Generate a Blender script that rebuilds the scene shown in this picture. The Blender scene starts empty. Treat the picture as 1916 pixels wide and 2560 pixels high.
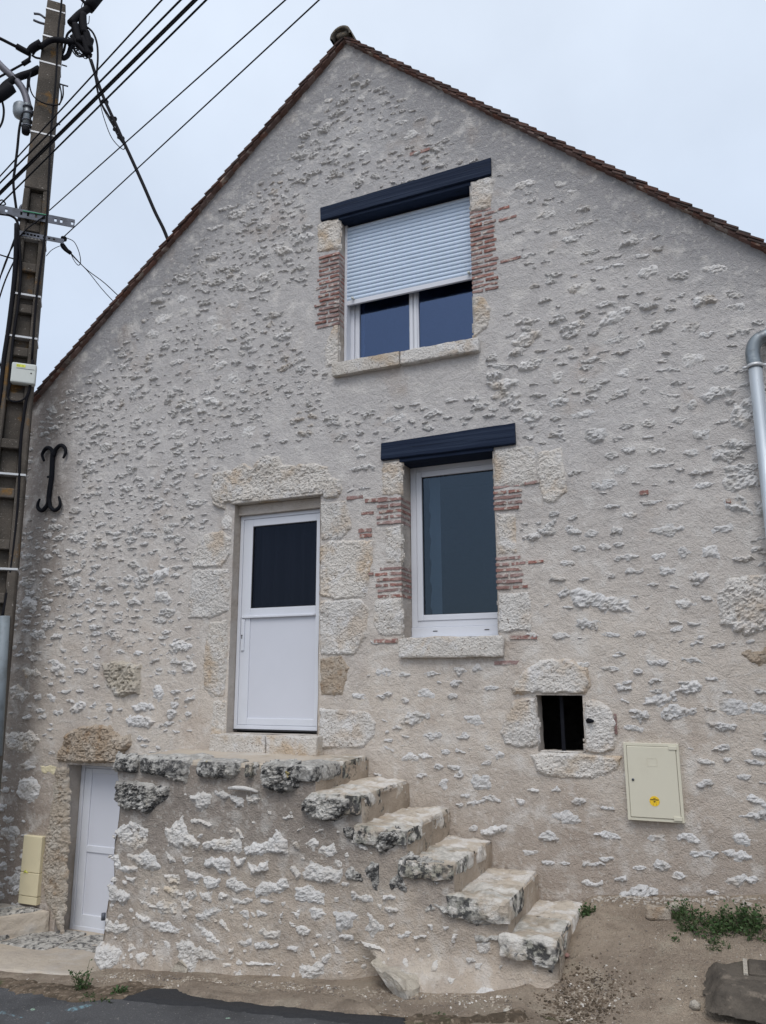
import bpy, bmesh, math, random
import numpy as np
from mathutils import Vector, Matrix, noise as mnoise
random.seed(7); RNG = np.random.default_rng(11)
S = bpy.context.scene
COL = S.collection
# ------------------------------------------------------------------ camera
F = 1920.0; W0, H0 = 1916, 2560; D = 6.0
BR = np.array((0.91644339, 0.40014806, -0.00361158))
BU = np.array((0.08833171, -0.19348354, 0.97711905))
BF = np.array((-0.39029351, 0.89579331, 0.21266247))
cd = bpy.data.cameras.new('camera'); cam = bpy.data.objects.new('camera', cd); COL.objects.link(cam)
cd.sensor_fit = 'VERTICAL'; cd.sensor_height = 24.0; cd.lens = 24.0 * F / H0
cd.clip_start = 0.05; cd.clip_end = 2000
cam.matrix_world = Matrix(((BR[0], BU[0], -BF[0], 0), (BR[1], BU[1], -BF[1], -D), (BR[2], BU[2], -BF[2], 0), (0, 0, 0, 1)))
S.camera = cam
S.render.resolution_x = 766; S.render.resolution_y = 1024
# ------------------------------------------------------------------ sky and sun (overcast)
SUN_EL, SUN_AZ = 54.0, 166.0
w = bpy.data.worlds.new('World'); S.world = w; w.use_nodes = True
nt = w.node_tree; nt.nodes.clear()
o_ = nt.nodes.new('ShaderNodeOutputWorld'); add = nt.nodes.new('ShaderNodeAddShader')
b1 = nt.nodes.new('ShaderNodeBackground'); b2 = nt.nodes.new('ShaderNodeBackground')
sk = nt.nodes.new('ShaderNodeTexSky'); sk.sky_type = 'NISHITA'; sk.sun_disc = False
sk.sun_elevation = math.radians(SUN_EL); sk.sun_rotation = math.radians(SUN_AZ)
sk.air_density = 1.0; sk.dust_density = 3.0
nt.links.new(sk.outputs[0], b1.inputs[0]); b1.inputs[1].default_value = 0.05
tc = nt.nodes.new('ShaderNodeTexCoord'); sep = nt.nodes.new('ShaderNodeSeparateXYZ')
nt.links.new(tc.outputs['Generated'], sep.inputs[0])
ramp = nt.nodes.new('ShaderNodeValToRGB')            # overcast luminance: brighter towards the zenith
ramp.color_ramp.elements[0].position = 0.0; ramp.color_ramp.elements[0].color = (0.46, 0.52, 0.63, 1)
ramp.color_ramp.elements[1].position = 1.0; ramp.color_ramp.elements[1].color = (0.79, 0.85, 0.92, 1)
e = ramp.color_ramp.elements.new(0.55); e.color = (0.625, 0.695, 0.79, 1)
nt.links.new(sep.outputs[2], ramp.inputs[0])
ns = nt.nodes.new('ShaderNodeTexNoise'); ns.inputs['Scale'].default_value = 3.2; ns.inputs['Detail'].default_value = 6
nt.links.new(tc.outputs['Generated'], ns.inputs['Vector'])
mr = nt.nodes.new('ShaderNodeMapRange'); mr.inputs[1].default_value = .3; mr.inputs[2].default_value = .7; mr.inputs[3].default_value = .90; mr.inputs[4].default_value = 1.08
nt.links.new(ns.outputs[0], mr.inputs[0]); nt.links.new(mr.outputs[0], b2.inputs[1])
nt.links.new(ramp.outputs[0], b2.inputs[0])
nt.links.new(b1.outputs[0], add.inputs[0]); nt.links.new(b2.outputs[0], add.inputs[1]); nt.links.new(add.outputs[0], o_.inputs[0])
sl = bpy.data.lights.new('sun', 'SUN'); sl.energy = 1.28; sl.angle = math.radians(28); sl.color = (1, .975, .94)
so = bpy.data.objects.new('sun', sl); COL.objects.link(so)
a_, el_ = math.radians(SUN_AZ), math.radians(SUN_EL)
sd_ = Vector((math.sin(a_) * math.cos(el_), math.cos(a_) * math.cos(el_), math.sin(el_)))
so.rotation_euler = (-sd_).to_track_quat('-Z', 'Y').to_euler(); so.location = (0, -10, 12)
vs = S.view_settings; vs.view_transform = 'Standard'; vs.look = 'None'; vs.gamma = 1; vs.exposure = 0.0; vs.use_curve_mapping = False

# ------------------------------------------------------------------ helpers
def at(px, py, Y=0.0):
    "world point of the vertical plane y=Y seen at photo position px,py"
    x = (px - W0 / 2) / F; y = -(py - H0 / 2) / F
    d = BF + x * BR + y * BU; s = (Y + D) / d[1]
    return np.array((d[0] * s, Y, d[2] * s))
def smooth(a, b, x):
    t = np.clip((x - a) / (b - a), 0, 1); return t * t * (3 - 2 * t)
def _h(ix, iy, s):
    n = (ix.astype(np.int64) * 374761393 + iy.astype(np.int64) * 668265263 + int(s) * 144665) & 0x7fffffff
    n = ((n ^ (n >> 13)) * 1274126177) & 0x7fffffff
    return ((n ^ (n >> 16)) & 0xffff) / 32767.5 - 1.0
def vn(x, y, s=0):
    x = np.asarray(x, float); y = np.asarray(y, float)
    ix = np.floor(x).astype(int); iy = np.floor(y).astype(int); fx = x - ix; fy = y - iy
    fx = fx * fx * (3 - 2 * fx); fy = fy * fy * (3 - 2 * fy)
    return (_h(ix, iy, s) * (1 - fx) * (1 - fy) + _h(ix + 1, iy, s) * fx * (1 - fy) + _h(ix, iy + 1, s) * (1 - fx) * fy + _h(ix + 1, iy + 1, s) * fx * fy)
def fbm(x, y, s=0, o=4, g=.5):
    r = 0; a = 1; t = 0
    for i in range(o):
        r = r + a * vn(x * 2 ** i + i * 7.3, y * 2 ** i - i * 3.1, s + i); t += a; a *= g
    return r / t
def props(o, label=None, cat=None, group=None, kind=None):
    if label: o['label'] = label
    if cat: o['category'] = cat
    if group: o['group'] = group
    if kind: o['kind'] = kind
    return o
def empty(name, loc, label=None, cat=None, group=None):
    o = bpy.data.objects.new(name, None); COL.objects.link(o); o.location = loc; o.empty_display_size = .1
    o['_l'] = 1; del o['_l']
    return props(o, label, cat, group)
WLOC = {}
def wloc(o):
    v = Vector((0, 0, 0))
    while o is not None: v += o.location; o = o.parent
    return v
def link(name, me, parent=None, origin=None):
    o = bpy.data.objects.new(name, me); COL.objects.link(o)
    if parent is not None:
        o.parent = parent
    return o
def mesh(name, V, Fc, mat, parent=None, flat=True):
    "mesh object from world-space vertices; origin moved to the centre of its base"
    V = np.asarray(V, float)
    c = (V.min(0) + V.max(0)) / 2; c[2] = V[:, 2].min()
    me = bpy.data.meshes.new(name); me.from_pydata((V - c).tolist(), [], [tuple(int(i) for i in f) for f in Fc]); me.update()
    if not flat:
        me.polygons.foreach_set('use_smooth', [True] * len(me.polygons))
    me.materials.append(mat)
    o = bpy.data.objects.new(name, me); COL.objects.link(o)
    if parent is not None: o.parent = parent; o.location = Vector(c) - wloc(parent)
    else: o.location = Vector(c)
    return o
class MB:
    def __init__(s): s.v = []; s.f = []
    def add(s, V, Fc):
        n = len(s.v); s.v += [tuple(p) for p in V]; s.f += [tuple(i + n for i in f) for f in Fc]; return s
    def box(s, x0, x1, y0, y1, z0, z1):
        return s.add([(x0, y0, z0), (x1, y0, z0), (x1, y1, z0), (x0, y1, z0), (x0, y0, z1), (x1, y0, z1), (x1, y1, z1), (x0, y1, z1)],
                     [(3, 2, 1, 0), (4, 5, 6, 7), (0, 1, 5, 4), (1, 2, 6, 5), (2, 3, 7, 6), (3, 0, 4, 7)])
    def tube(s, P, r, n=8, cap=True):
        P = [Vector(p) for p in P]; R = r if hasattr(r, '__len__') else [r] * len(P)
        rings = []; up = None
        for i, p in enumerate(P):
            t = (P[min(i + 1, len(P) - 1)] - P[max(i - 1, 0)]).normalized()
            if up is None: up = t.orthogonal().normalized()
            up = (up - t * up.dot(t)); up = up.normalized() if up.length > 1e-6 else t.orthogonal().normalized()
            b = t.cross(up)
            rings.append([p + (up * math.cos(2 * math.pi * k / n) + b * math.sin(2 * math.pi * k / n)) * R[i] for k in range(n)])
        V = [q for rg in rings for q in rg]; Fc = []
        for i in range(len(P) - 1):
            for k in range(n): Fc.append((i * n + k, i * n + (k + 1) % n, (i + 1) * n + (k + 1) % n, (i + 1) * n + k))
        if cap: Fc.append(tuple(range(n))[::-1]); Fc.append(tuple((len(P) - 1) * n + k for k in range(n)))
        return s.add(V, Fc)
    def build(s, name, mat, parent=None, flat=True, bevel=0):
        o = mesh(name, s.v, s.f, mat, parent, flat)
        if bevel:
            bm = bmesh.new(); bm.from_mesh(o.data)
            bmesh.ops.bevel(bm, geom=bm.edges[:], offset=bevel, segments=1, affect='EDGES', profile=.5)
            bm.to_mesh(o.data); bm.free()
        return o
def box(name, x0, x1, y0, y1, z0, z1, mat, parent=None, bevel=0.0):
    return MB().box(min(x0, x1), max(x0, x1), min(y0, y1), max(y0, y1), min(z0, z1), max(z0, z1)).build(name, mat, parent, True, bevel)
def curve(P, k=6):
    P = [Vector(p) for p in P]; out = []
    Q = [P[0] * 2 - P[1]] + P + [P[-1] * 2 - P[-2]]
    for i in range(1, len(Q) - 2):
        a, b, c, d = Q[i - 1:i + 3]
        for j in range(k):
            t = j / k
            out.append(.5 * ((2 * b) + (c - a) * t + (2 * a - 5 * b + 4 * c - d) * t * t + (3 * b - a - 3 * c + d) * t ** 3))
    return out + [P[-1]]
# ------------------------------------------------------------------ materials
def material(name, base, layers=(), rough=.9, bumps=(), metal=0., spec=.5, rnd=0., stretch=(1, 1, 1), hv=0.):
    """base colour + layers (colour, scale, detail, lo, hi, amount[, kind]) over world position; bumps (scale, detail, distance[, kind])"""
    m = bpy.data.materials.new(name); m.use_nodes = True; t = m.node_tree; N = t.nodes; L = t.links
    P = N['Principled BSDF']; P.inputs['Roughness'].default_value = rough; P.inputs['Metallic'].default_value = metal
    P.inputs['Specular IOR Level'].default_value = spec
    g = N.new('ShaderNodeNewGeometry'); mp = N.new('ShaderNodeMapping'); mp.inputs['Scale'].default_value = stretch
    L.new(g.outputs['Position'], mp.inputs['Vector']); vec = mp.outputs[0]
    def tex(scale, det, kind='noise'):
        if kind == 'vor':
            n = N.new('ShaderNodeTexVoronoi'); n.inputs['Scale'].default_value = scale; L.new(vec, n.inputs['Vector']); return n.outputs['Distance']
        n = N.new('ShaderNodeTexNoise'); n.inputs['Scale'].default_value = scale; n.inputs['Detail'].default_value = det
        n.inputs['Roughness'].default_value = .6
        L.new(vec, n.inputs['Vector']); return n.outputs[0]
    rgb = N.new('ShaderNodeRGB'); rgb.outputs[0].default_value = (*base, 1); cur = rgb.outputs[0]
    for ly in layers:
        col, sc, det, lo, hi, amt = ly[:6]; kind = ly[6] if len(ly) > 6 else 'noise'
        if kind == 'z':                                  # layer colour blended in by height, broken up by noise: lo..hi in metres
            sx = N.new('ShaderNodeSeparateXYZ'); L.new(g.outputs['Position'], sx.inputs[0])
            nn = tex(sc, det); ad = N.new('ShaderNodeMath'); ad.operation = 'MULTIPLY_ADD'
            L.new(nn, ad.inputs[0]); ad.inputs[1].default_value = 1.2; L.new(sx.outputs[2], ad.inputs[2]); src = ad.outputs[0]; lo += .6; hi += .6
        elif kind == 'verge':                            # layer colour as a band along the roof slopes: lo..hi = height of the parallel line at the apex
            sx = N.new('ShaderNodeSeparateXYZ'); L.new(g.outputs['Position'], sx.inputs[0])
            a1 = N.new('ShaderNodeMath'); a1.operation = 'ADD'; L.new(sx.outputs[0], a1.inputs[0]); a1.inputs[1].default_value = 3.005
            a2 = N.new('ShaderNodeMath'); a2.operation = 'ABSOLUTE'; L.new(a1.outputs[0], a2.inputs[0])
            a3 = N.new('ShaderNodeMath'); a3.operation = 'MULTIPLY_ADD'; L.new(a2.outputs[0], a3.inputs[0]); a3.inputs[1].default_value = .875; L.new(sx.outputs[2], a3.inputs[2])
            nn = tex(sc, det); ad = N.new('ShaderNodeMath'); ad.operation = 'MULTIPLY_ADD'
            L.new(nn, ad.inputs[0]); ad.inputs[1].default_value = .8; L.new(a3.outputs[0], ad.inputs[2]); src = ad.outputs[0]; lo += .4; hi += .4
        elif kind == 'x':
            sx = N.new('ShaderNodeSeparateXYZ'); L.new(g.outputs['Position'], sx.inputs[0])
            nn = tex(sc, det); ad = N.new('ShaderNodeMath'); ad.operation = 'MULTIPLY_ADD'
            L.new(nn, ad.inputs[0]); ad.inputs[1].default_value = 1.0; L.new(sx.outputs[0], ad.inputs[2]); src = ad.outputs[0]; lo += .5; hi += .5
        else: src = tex(sc, det, kind)
        r = N.new('ShaderNodeMapRange'); r.inputs[1].default_value = lo; r.inputs[2].default_value = hi; r.inputs[3].default_value = 0; r.inputs[4].default_value = amt
        L.new(src, r.inputs[0])
        if len(ly) > 7:                                  # restrict the layer to patches of a second, coarser noise
            r9 = N.new('ShaderNodeMapRange'); r9.inputs[1].default_value = ly[7][1]; r9.inputs[2].default_value = ly[7][2]; L.new(tex(ly[7][0], 3), r9.inputs[0])
            mm = N.new('ShaderNodeMath'); mm.operation = 'MULTIPLY'; L.new(r.outputs[0], mm.inputs[0]); L.new(r9.outputs[0], mm.inputs[1]); r = mm
        if len(ly) > 8:                                  # growth that keeps to the upright faces
            s8 = N.new('ShaderNodeSeparateXYZ'); L.new(g.outputs['Normal'], s8.inputs[0]); r8 = N.new('ShaderNodeMapRange'); r8.inputs[1].default_value = .45; r8.inputs[2].default_value = .85; r8.inputs[3].default_value = 1; r8.inputs[4].default_value = ly[8]
            L.new(s8.outputs[2], r8.inputs[0]); m8b = N.new('ShaderNodeMath'); m8b.operation = 'MULTIPLY'; L.new(r.outputs[0], m8b.inputs[0]); L.new(r8.outputs[0], m8b.inputs[1]); r = m8b
        mx = N.new('ShaderNodeMix'); mx.data_type = 'RGBA'; L.new(r.outputs[0], mx.inputs[0]); L.new(cur, mx.inputs[6]); mx.inputs[7].default_value = (*col, 1)
        cur = mx.outputs[2]
    if rnd or hv:
        oi = N.new('ShaderNodeObjectInfo'); hs = N.new('ShaderNodeHueSaturation')
        r = N.new('ShaderNodeMapRange'); r.inputs[3].default_value = 1 - rnd; r.inputs[4].default_value = 1 + rnd
        L.new(oi.outputs['Random'], r.inputs[0]); L.new(r.outputs[0], hs.inputs['Value'])
        r2 = N.new('ShaderNodeMapRange'); r2.inputs[3].default_value = 1 - hv; r2.inputs[4].default_value = 1 + hv
        m7 = N.new('ShaderNodeMath'); m7.operation = 'FRACT'; m8 = N.new('ShaderNodeMath'); m8.operation = 'MULTIPLY'; m8.inputs[1].default_value = 7.31
        L.new(oi.outputs['Random'], m8.inputs[0]); L.new(m8.outputs[0], m7.inputs[0]); L.new(m7.outputs[0], r2.inputs[0]); L.new(r2.outputs[0], hs.inputs['Saturation'])
        L.new(cur, hs.inputs['Color']); cur = hs.outputs[0]
    L.new(cur, P.inputs['Base Color'])
    prev = None
    for b in bumps:
        sc, det, dist = b[:3]; kind = b[3] if len(b) > 3 else 'noise'
        n = N.new('ShaderNodeBump'); n.inputs['Strength'].default_value = 1; n.inputs['Distance'].default_value = dist
        L.new(tex(sc, det, kind), n.inputs['Height'])
        if prev: L.new(prev, n.inputs['Normal'])
        prev = n.outputs[0]
    if prev: L.new(prev, P.inputs['Normal'])
    return m
m_plaster = material('plaster', (.60, .535, .465), [((.48, .425, .375), 1.3, 4, .42, .62, .8), ((.67, .61, .535), 2.7, 5, .5, .7, .7),
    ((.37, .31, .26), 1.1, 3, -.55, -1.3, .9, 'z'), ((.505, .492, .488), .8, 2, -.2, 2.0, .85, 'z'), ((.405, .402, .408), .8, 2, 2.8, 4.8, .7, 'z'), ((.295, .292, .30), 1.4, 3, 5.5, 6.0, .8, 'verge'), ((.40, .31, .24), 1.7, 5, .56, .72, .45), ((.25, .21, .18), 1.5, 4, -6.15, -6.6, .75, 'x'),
    ((.69, .665, .63), 5.5, 6, .52, .66, .55), ((.36, .32, .29), 60, 3, .60, .70, .35), ((.70, .67, .63), 26, 5, .57, .68, .5)],
    rough=.95, bumps=[(7, 3, .012), (22, 9, .018), (95, 6, .011)], spec=.2)
m_sand_plaster = material('stair_plaster', (.50, .425, .35), [((.37, .32, .275), 1.9, 4, .42, .60, .85), ((.62, .55, .46), 2.3, 5, .5, .66, .8),
    ((.30, .255, .215), 4, 5, .62, .78, .5), ((.42, .35, .28), 3, 3, -1.85, -2.15, .5, 'z'), ((.275, .24, .21), 1.6, 3, -1.65, -1.1, .85, 'z'), ((.27, .23, .19), 55, 3, .60, .70, .4), ((.64, .61, .57), 6, 6, .53, .66, .5), ((.62, .58, .53), 28, 5, .57, .68, .5)],
    rough=.95, bumps=[(7, 3, .014), (22, 9, .020), (90, 6, .012)], spec=.2)
m_riser = material('riser_plaster', (.44, .365, .29), [((.33, .27, .21), 3.5, 5, .45, .62, .8), ((.56, .50, .43), 6, 5, .55, .68, .7), ((.09, .09, .075), 24, 7, .53, .60, .8, 'noise', (5, .52, .60))], rough=.95, bumps=[(14, 5, .014), (80, 5, .010)], spec=.2)
m_treadp = material('tread_plaster', (.52, .46, .385), [((.66, .63, .59), 6, 6, .47, .56, .9), ((.42, .34, .26), 4, 5, .56, .68, .8), ((.07, .07, .06), 30, 8, .50, .58, .85, 'noise', (5.5, .52, .60), .35)], rough=.95, bumps=[(22, 6, .014), (90, 5, .009)], spec=.2)
m_jambstone = material('jamb_limestone', (.43, .37, .30), [((.52, .48, .42), 6, 6, .45, .6, .8), ((.34, .25, .17), 7, 5, .56, .68, .7), ((.12, .09, .065), 50, 6, .60, .66, .7)], rough=.95, bumps=[(34, 7, .02), (90, 5, .012)], spec=.2)
m_jamb = material('jamb_plaster', (.46, .42, .38), [((.36, .31, .26), 3, 5, .45, .65, .7), ((.22, .18, .15), 5, 5, .62, .75, .6)], rough=.95, bumps=[(20, 6, .02), (90, 4, .006)], spec=.2)
m_stone_w = material('white_rubble', (.62, .60, .57), [((.53, .50, .46), 9, 5, .45, .65, .7), ((.67, .66, .65), 22, 5, .55, .7, .6), ((.52, .42, .30), 3.1, 3, .58, .70, .6), ((.30, .27, .24), 70, 5, .62, .70, .5)],
    rough=.95, bumps=[(45, 6, .016), (120, 4, .005)], spec=.2, rnd=.08, hv=.35)
m_stone = material('limestone_rubble', (.61, .60, .59), [((.50, .48, .45), 9, 5, .45, .65, .7), ((.62, .61, .59), 22, 5, .55, .7, .6), ((.47, .39, .30), 3.1, 3, .56, .70, .5), ((.30, .27, .24), 70, 5, .62, .70, .5)],
    rough=.95, bumps=[(45, 6, .016), (120, 4, .005)], spec=.2, rnd=.08, hv=.35)
m_quoin = material('quoin_limestone', (.62, .59, .55), [((.52, .48, .43), 5, 6, .45, .62, .6), ((.49, .38, .27), 2.6, 4, .50, .62, .7), ((.64, .625, .61), 7, 5, .54, .66, .8), ((.17, .13, .10), 62, 5, .585, .63, .8, 'noise', (4, .46, .54))],
    rough=.95, bumps=[(40, 6, .014), (110, 4, .007), (60, 0, .006, 'vor')], spec=.2, rnd=.05, hv=.3)
m_ochre = material('ochre_stone', (.42, .34, .26), [((.50, .44, .37), 6, 6, .45, .6, .8), ((.34, .23, .14), 9, 5, .55, .66, .7), ((.14, .10, .07), 45, 6, .60, .66, .75)],
    rough=.95, bumps=[(30, 7, .03), (90, 5, .012)], spec=.2)
m_lichen = material('lichen_limestone', (.62, .60, .56), [((.42, .39, .34), 8, 5, .45, .6, .5), ((.30, .29, .27), 16, 8, .42, .50, .7, 'noise', (6, .40, .50), .5), ((.055, .055, .056), 23, 11, .43, .535, .93, 'noise', (6, .42, .50), .3), ((.62, .61, .58), 95, 5, .60, .66, .7), ((.50, .40, .14), 9, 5, .68, .70, .7)],
    rough=.95, bumps=[(40, 7, .026), (110, 5, .012)], spec=.2)
m_speck = material('speckled_stone', (.52, .50, .46), [((.30, .29, .27), 18, 7, .46, .56, .8), ((.08, .08, .08), 30, 9, .52, .58, .85), ((.60, .58, .55), 12, 6, .58, .66, .7)], rough=.95, bumps=[(30, 7, .02), (100, 5, .01)], spec=.2)
m_footing = material('footing_rock', (.53, .48, .40), [((.42, .38, .33), 4, 6, .45, .6, .7), ((.62, .6, .56), 6, 5, .55, .62, .7), ((.42, .40, .18), 3.3, 5, .62, .72, .4), ((.16, .14, .12), 26, 6, .62, .68, .5)],
    rough=.95, bumps=[(18, 7, .04), (70, 5, .012)], spec=.2)
m_brick = material('thin_brick', (.29, .165, .145), [((.37, .26, .235), 12, 5, .45, .62, .8), ((.14, .085, .08), 20, 5, .56, .66, .6), ((.54, .49, .44), 17, 5, .53, .61, .85)], rough=.92, bumps=[(60, 6, .01)], spec=.15, rnd=.15, hv=.25)
m_tile = material('clay_tile', (.085, .050, .042), [((.13, .080, .066), 9, 4, .45, .65, .7), ((.05, .042, .042), 7, 6, .48, .62, .85), ((.26, .22, .17), 25, 5, .66, .72, .4)], rough=.9, bumps=[(60, 5, .006)], spec=.2, rnd=.22, hv=.25)
m_tile2 = material('bedding_tile', (.20, .125, .105), [((.13, .075, .062), 11, 4, .45, .62, .7), ((.36, .31, .27), 10, 5, .53, .62, .8)], rough=.95, bumps=[(60, 5, .008)], spec=.2, rnd=.22, hv=.3)
m_ridge = material('ridge_tile', (.11, .10, .085), [((.24, .19, .13), 12, 5, .5, .62, .7), ((.05, .045, .04), 18, 5, .5, .64, .6)], rough=.95, bumps=[(50, 5, .012)], spec=.2)
m_beam = material('navy_painted_oak', (.010, .018, .040), [((.022, .034, .062), 6, 8, .50, .66, .8), ((.004, .006, .012), 11, 6, .60, .66, .8)], rough=.75, bumps=[(7, 8, .010), (30, 5, .003)], spec=.16, stretch=(.12, 2, 6))
m_pvc = material('white_pvc', (.62, .64, .69), [((.57, .59, .63), 3, 4, .45, .7, .5)], rough=.4, spec=.35)
m_panel = material('white_door_panel', (.585, .60, .655), [((.56, .575, .625), 2, 4, .4, .7, .6)], rough=.45, spec=.35)
m_slat = material('shutter_aluminium', (.53, .63, .76), [((.46, .55, .66), 6, 5, .5, .7, .4)], rough=.42, spec=.4, rnd=.02)
m_gasket = material('black_gasket', (.02, .02, .022), rough=.6)
m_cream = material('cream_cabinet', (.60, .57, .46), [((.54, .50, .40), 6, 4, .5, .7, .4)], rough=.5, bumps=[(300, 2, .0004)], spec=.35)
m_creamy = material('cream_conduit_cover', (.66, .59, .40), [((.56, .50, .34), 7, 4, .5, .72, .4)], rough=.5, spec=.35)
m_greybox = material('pale_grey_box', (.58, .61, .58), [((.5, .53, .5), 8, 4, .5, .7, .4)], rough=.5, spec=.35)
m_iron = material('black_wrought_iron', (.008, .009, .013), [((.014, .014, .018), 30, 4, .5, .7, .6)], rough=.7, bumps=[(60, 4, .002)], spec=.12)
m_zinc = material('galvanised_steel', (.52, .57, .62), [((.32, .36, .40), 4, 6, .5, .65, .8), ((.16, .16, .17), 12, 6, .64, .70, .6), ((.7, .74, .78), 8, 4, .58, .7, .5)], rough=.42, metal=.55, spec=.5, stretch=(1, 1, .35))
m_zincdark = material('weathered_zinc', (.22, .25, .27), [((.10, .10, .11), 7, 6, .5, .62, .7), ((.38, .42, .45), 12, 5, .6, .7, .5)], rough=.45, metal=.6)
m_steel = material('dull_galvanised_bar', (.095, .105, .13), [((.05, .055, .065), 9, 5, .5, .65, .7)], rough=.5, metal=.4)
m_band = material('steel_strap', (.55, .56, .57), rough=.4, metal=.3)
m_conc = material('pole_concrete', (.115, .10, .085), [((.065, .058, .05), 3, 5, .42, .6, .8), ((.22, .12, .035), 3.4, 5, .60, .68, .8), ((.20, .19, .17), 2, 4, .3, -1.5, .9, 'z'), ((.34, .32, .29), 55, 1, .70, .74, .8)],
    rough=.95, bumps=[(70, 5, .01)], spec=.2)
m_cable = material('black_cable', (.010, .010, .013), rough=.75, spec=.12)
m_greytube = material('grey_lamp_tube', (.16, .16, .19), [((.10, .10, .12), 8, 5, .5, .65, .5)], rough=.45, metal=.2)
m_greytube2 = material('dull_grey_sheath', (.20, .235, .26), [((.13, .15, .16), 6, 5, .5, .65, .7)], rough=.6)
m_lampglass = material('lamp_body_grey', (.30, .34, .38), rough=.4)
m_green = material('green_ribbon', (.05, .32, .16), rough=.6)
m_asph = material('asphalt', (.080, .080, .083), [((.13, .13, .135), 90, 3, .55, .66, .8), ((.04, .04, .042), 2.3, 5, .5, .65, .6), ((.24, .23, .21), 60, 1, .70, .73, .8), ((.16, .115, .08), 1.9, 4, .64, .74, .6)],
    rough=.9, bumps=[(130, 3, .008), (30, 4, .008)], spec=.3)
m_tar = material('fresh_tar', (.028, .028, .03), [((.05, .05, .05), 80, 3, .6, .7, .6)], rough=.75, bumps=[(120, 3, .01)], spec=.35)
m_sand = material('sandy_ground', (.41, .335, .26), [((.24, .19, .145), 4.7, 5, .50, .62, .6), ((.28, .225, .175), 2.7, 5, .42, .6, .8), ((.43, .37, .29), 5, 5, .54, .68, .7), ((.13, .105, .085), 40, 5, .60, .68, .6), ((.50, .46, .40), 75, 2, .66, .71, .8), ((.12, .095, .07), 1.6, 5, .62, .72, .55)],
    rough=.97, bumps=[(14, 6, .03), (70, 5, .022), (160, 3, .01)], spec=.15)
m_dirt = material('dark_dirt', (.19, .145, .105), [((.09, .07, .05), 9, 6, .42, .56, .85), ((.36, .29, .22), 26, 5, .54, .64, .8), ((.06, .10, .03), 4, 4, .62, .72, .7)], rough=.97, bumps=[(30, 6, .03), (110, 4, .012)], spec=.15)
m_apron = material('cement_apron', (.48, .42, .345), [((.40, .35, .30), 3, 5, .45, .62, .7), ((.54, .52, .49), 2.4, 5, .55, .7, .7), ((.32, .25, .15), 3.7, 5, .62, .74, .5)], rough=.93, bumps=[(12, 6, .02), (80, 4, .004)], spec=.2)
m_darkconc = material('dark_old_concrete', (.115, .098, .08), [((.06, .052, .044), 5, 5, .42, .6, .8), ((.24, .20, .16), 14, 5, .58, .68, .6), ((.09, .11, .05), 4, 4, .62, .7, .4)], rough=.95, bumps=[(22, 6, .02), (90, 4, .006)], spec=.2)
m_pebble = material('pebble', (.46, .41, .35), [((.3, .26, .22), 20, 4, .5, .65, .7)], rough=.9, rnd=.3, hv=.4)
m_pebbles = material('mixed_pebbles', (.36, .31, .25), [((.14, .115, .095), 9, 5, .50, .55, .9), ((.62, .59, .54), 14, 5, .58, .60, .9)], rough=.9)
m_leaf = material('weed_leaf', (.045, .085, .025), [((.028, .055, .018), 14, 4, .42, .6, .8), ((.13, .16, .045), 18, 4, .62, .72, .7)], rough=.6, spec=.3)
m_stem = material('weed_stem', (.07, .09, .035), rough=.7)
m_yellow = material('yellow_sticker', (.80, .52, .02), rough=.5)
m_yellow2 = material('pale_yellow_label', (.75, .78, .10), rough=.5)
m_ink = material('black_ink', (.015, .012, .01), rough=.6)
m_dark = material('dark_interior', (.035, .033, .03), [((.07, .065, .06), 6, 5, .5, .65, .7)], rough=.95, bumps=[(12, 6, .03)])
m_curtain = material('black_curtain', (.13, .13, .14), rough=.9)
m_net = material('pale_net_curtain', (.55, .62, .65), rough=.9)
m_chalk1 = material('green_road_marking', (.25, .38, .28), [((.12, .14, .13), 60, 4, .5, .56, .9)], rough=.9)
m_chalk2 = material('blue_road_marking', (.13, .21, .24), [((.07, .075, .08), 34, 4, .42, .54, .97)], rough=.9)
def glass(name, tint, refl, fac, rough=.02):
    m = bpy.data.materials.new(name); m.use_nodes = True; t = m.node_tree; N = t.nodes; L = t.links; N.remove(N['Principled BSDF'])
    out = N['Material Output']; tr = N.new('ShaderNodeBsdfTransparent'); tr.inputs[0].default_value = (*tint, 1)
    gl = N.new('ShaderNodeBsdfGlossy'); gl.inputs[0].default_value = (*refl, 1); gl.inputs['Roughness'].default_value = rough
    fr = N.new('ShaderNodeLayerWeight'); fr.inputs[0].default_value = .25
    ma = N.new('ShaderNodeMath'); ma.operation = 'MULTIPLY_ADD'; L.new(fr.outputs['Fresnel'], ma.inputs[0]); ma.inputs[1].default_value = .55; ma.inputs[2].default_value = fac
    mx = N.new('ShaderNodeMixShader'); L.new(ma.outputs[0], mx.inputs[0]); L.new(tr.outputs[0], mx.inputs[1]); L.new(gl.outputs[0], mx.inputs[2]); L.new(mx.outputs[0], out.inputs[0])
    return m
m_glass1 = glass('blue_tinted_glazing', (.45, .5, .6), (.34, .46, .72), .16)
m_glass2 = glass('slate_tinted_glazing', (.5, .55, .6), (.44, .56, .68), .07, .015)
m_glass3 = glass('dark_door_glazing', (.45, .46, .5), (.5, .6, .8), .012)

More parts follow.
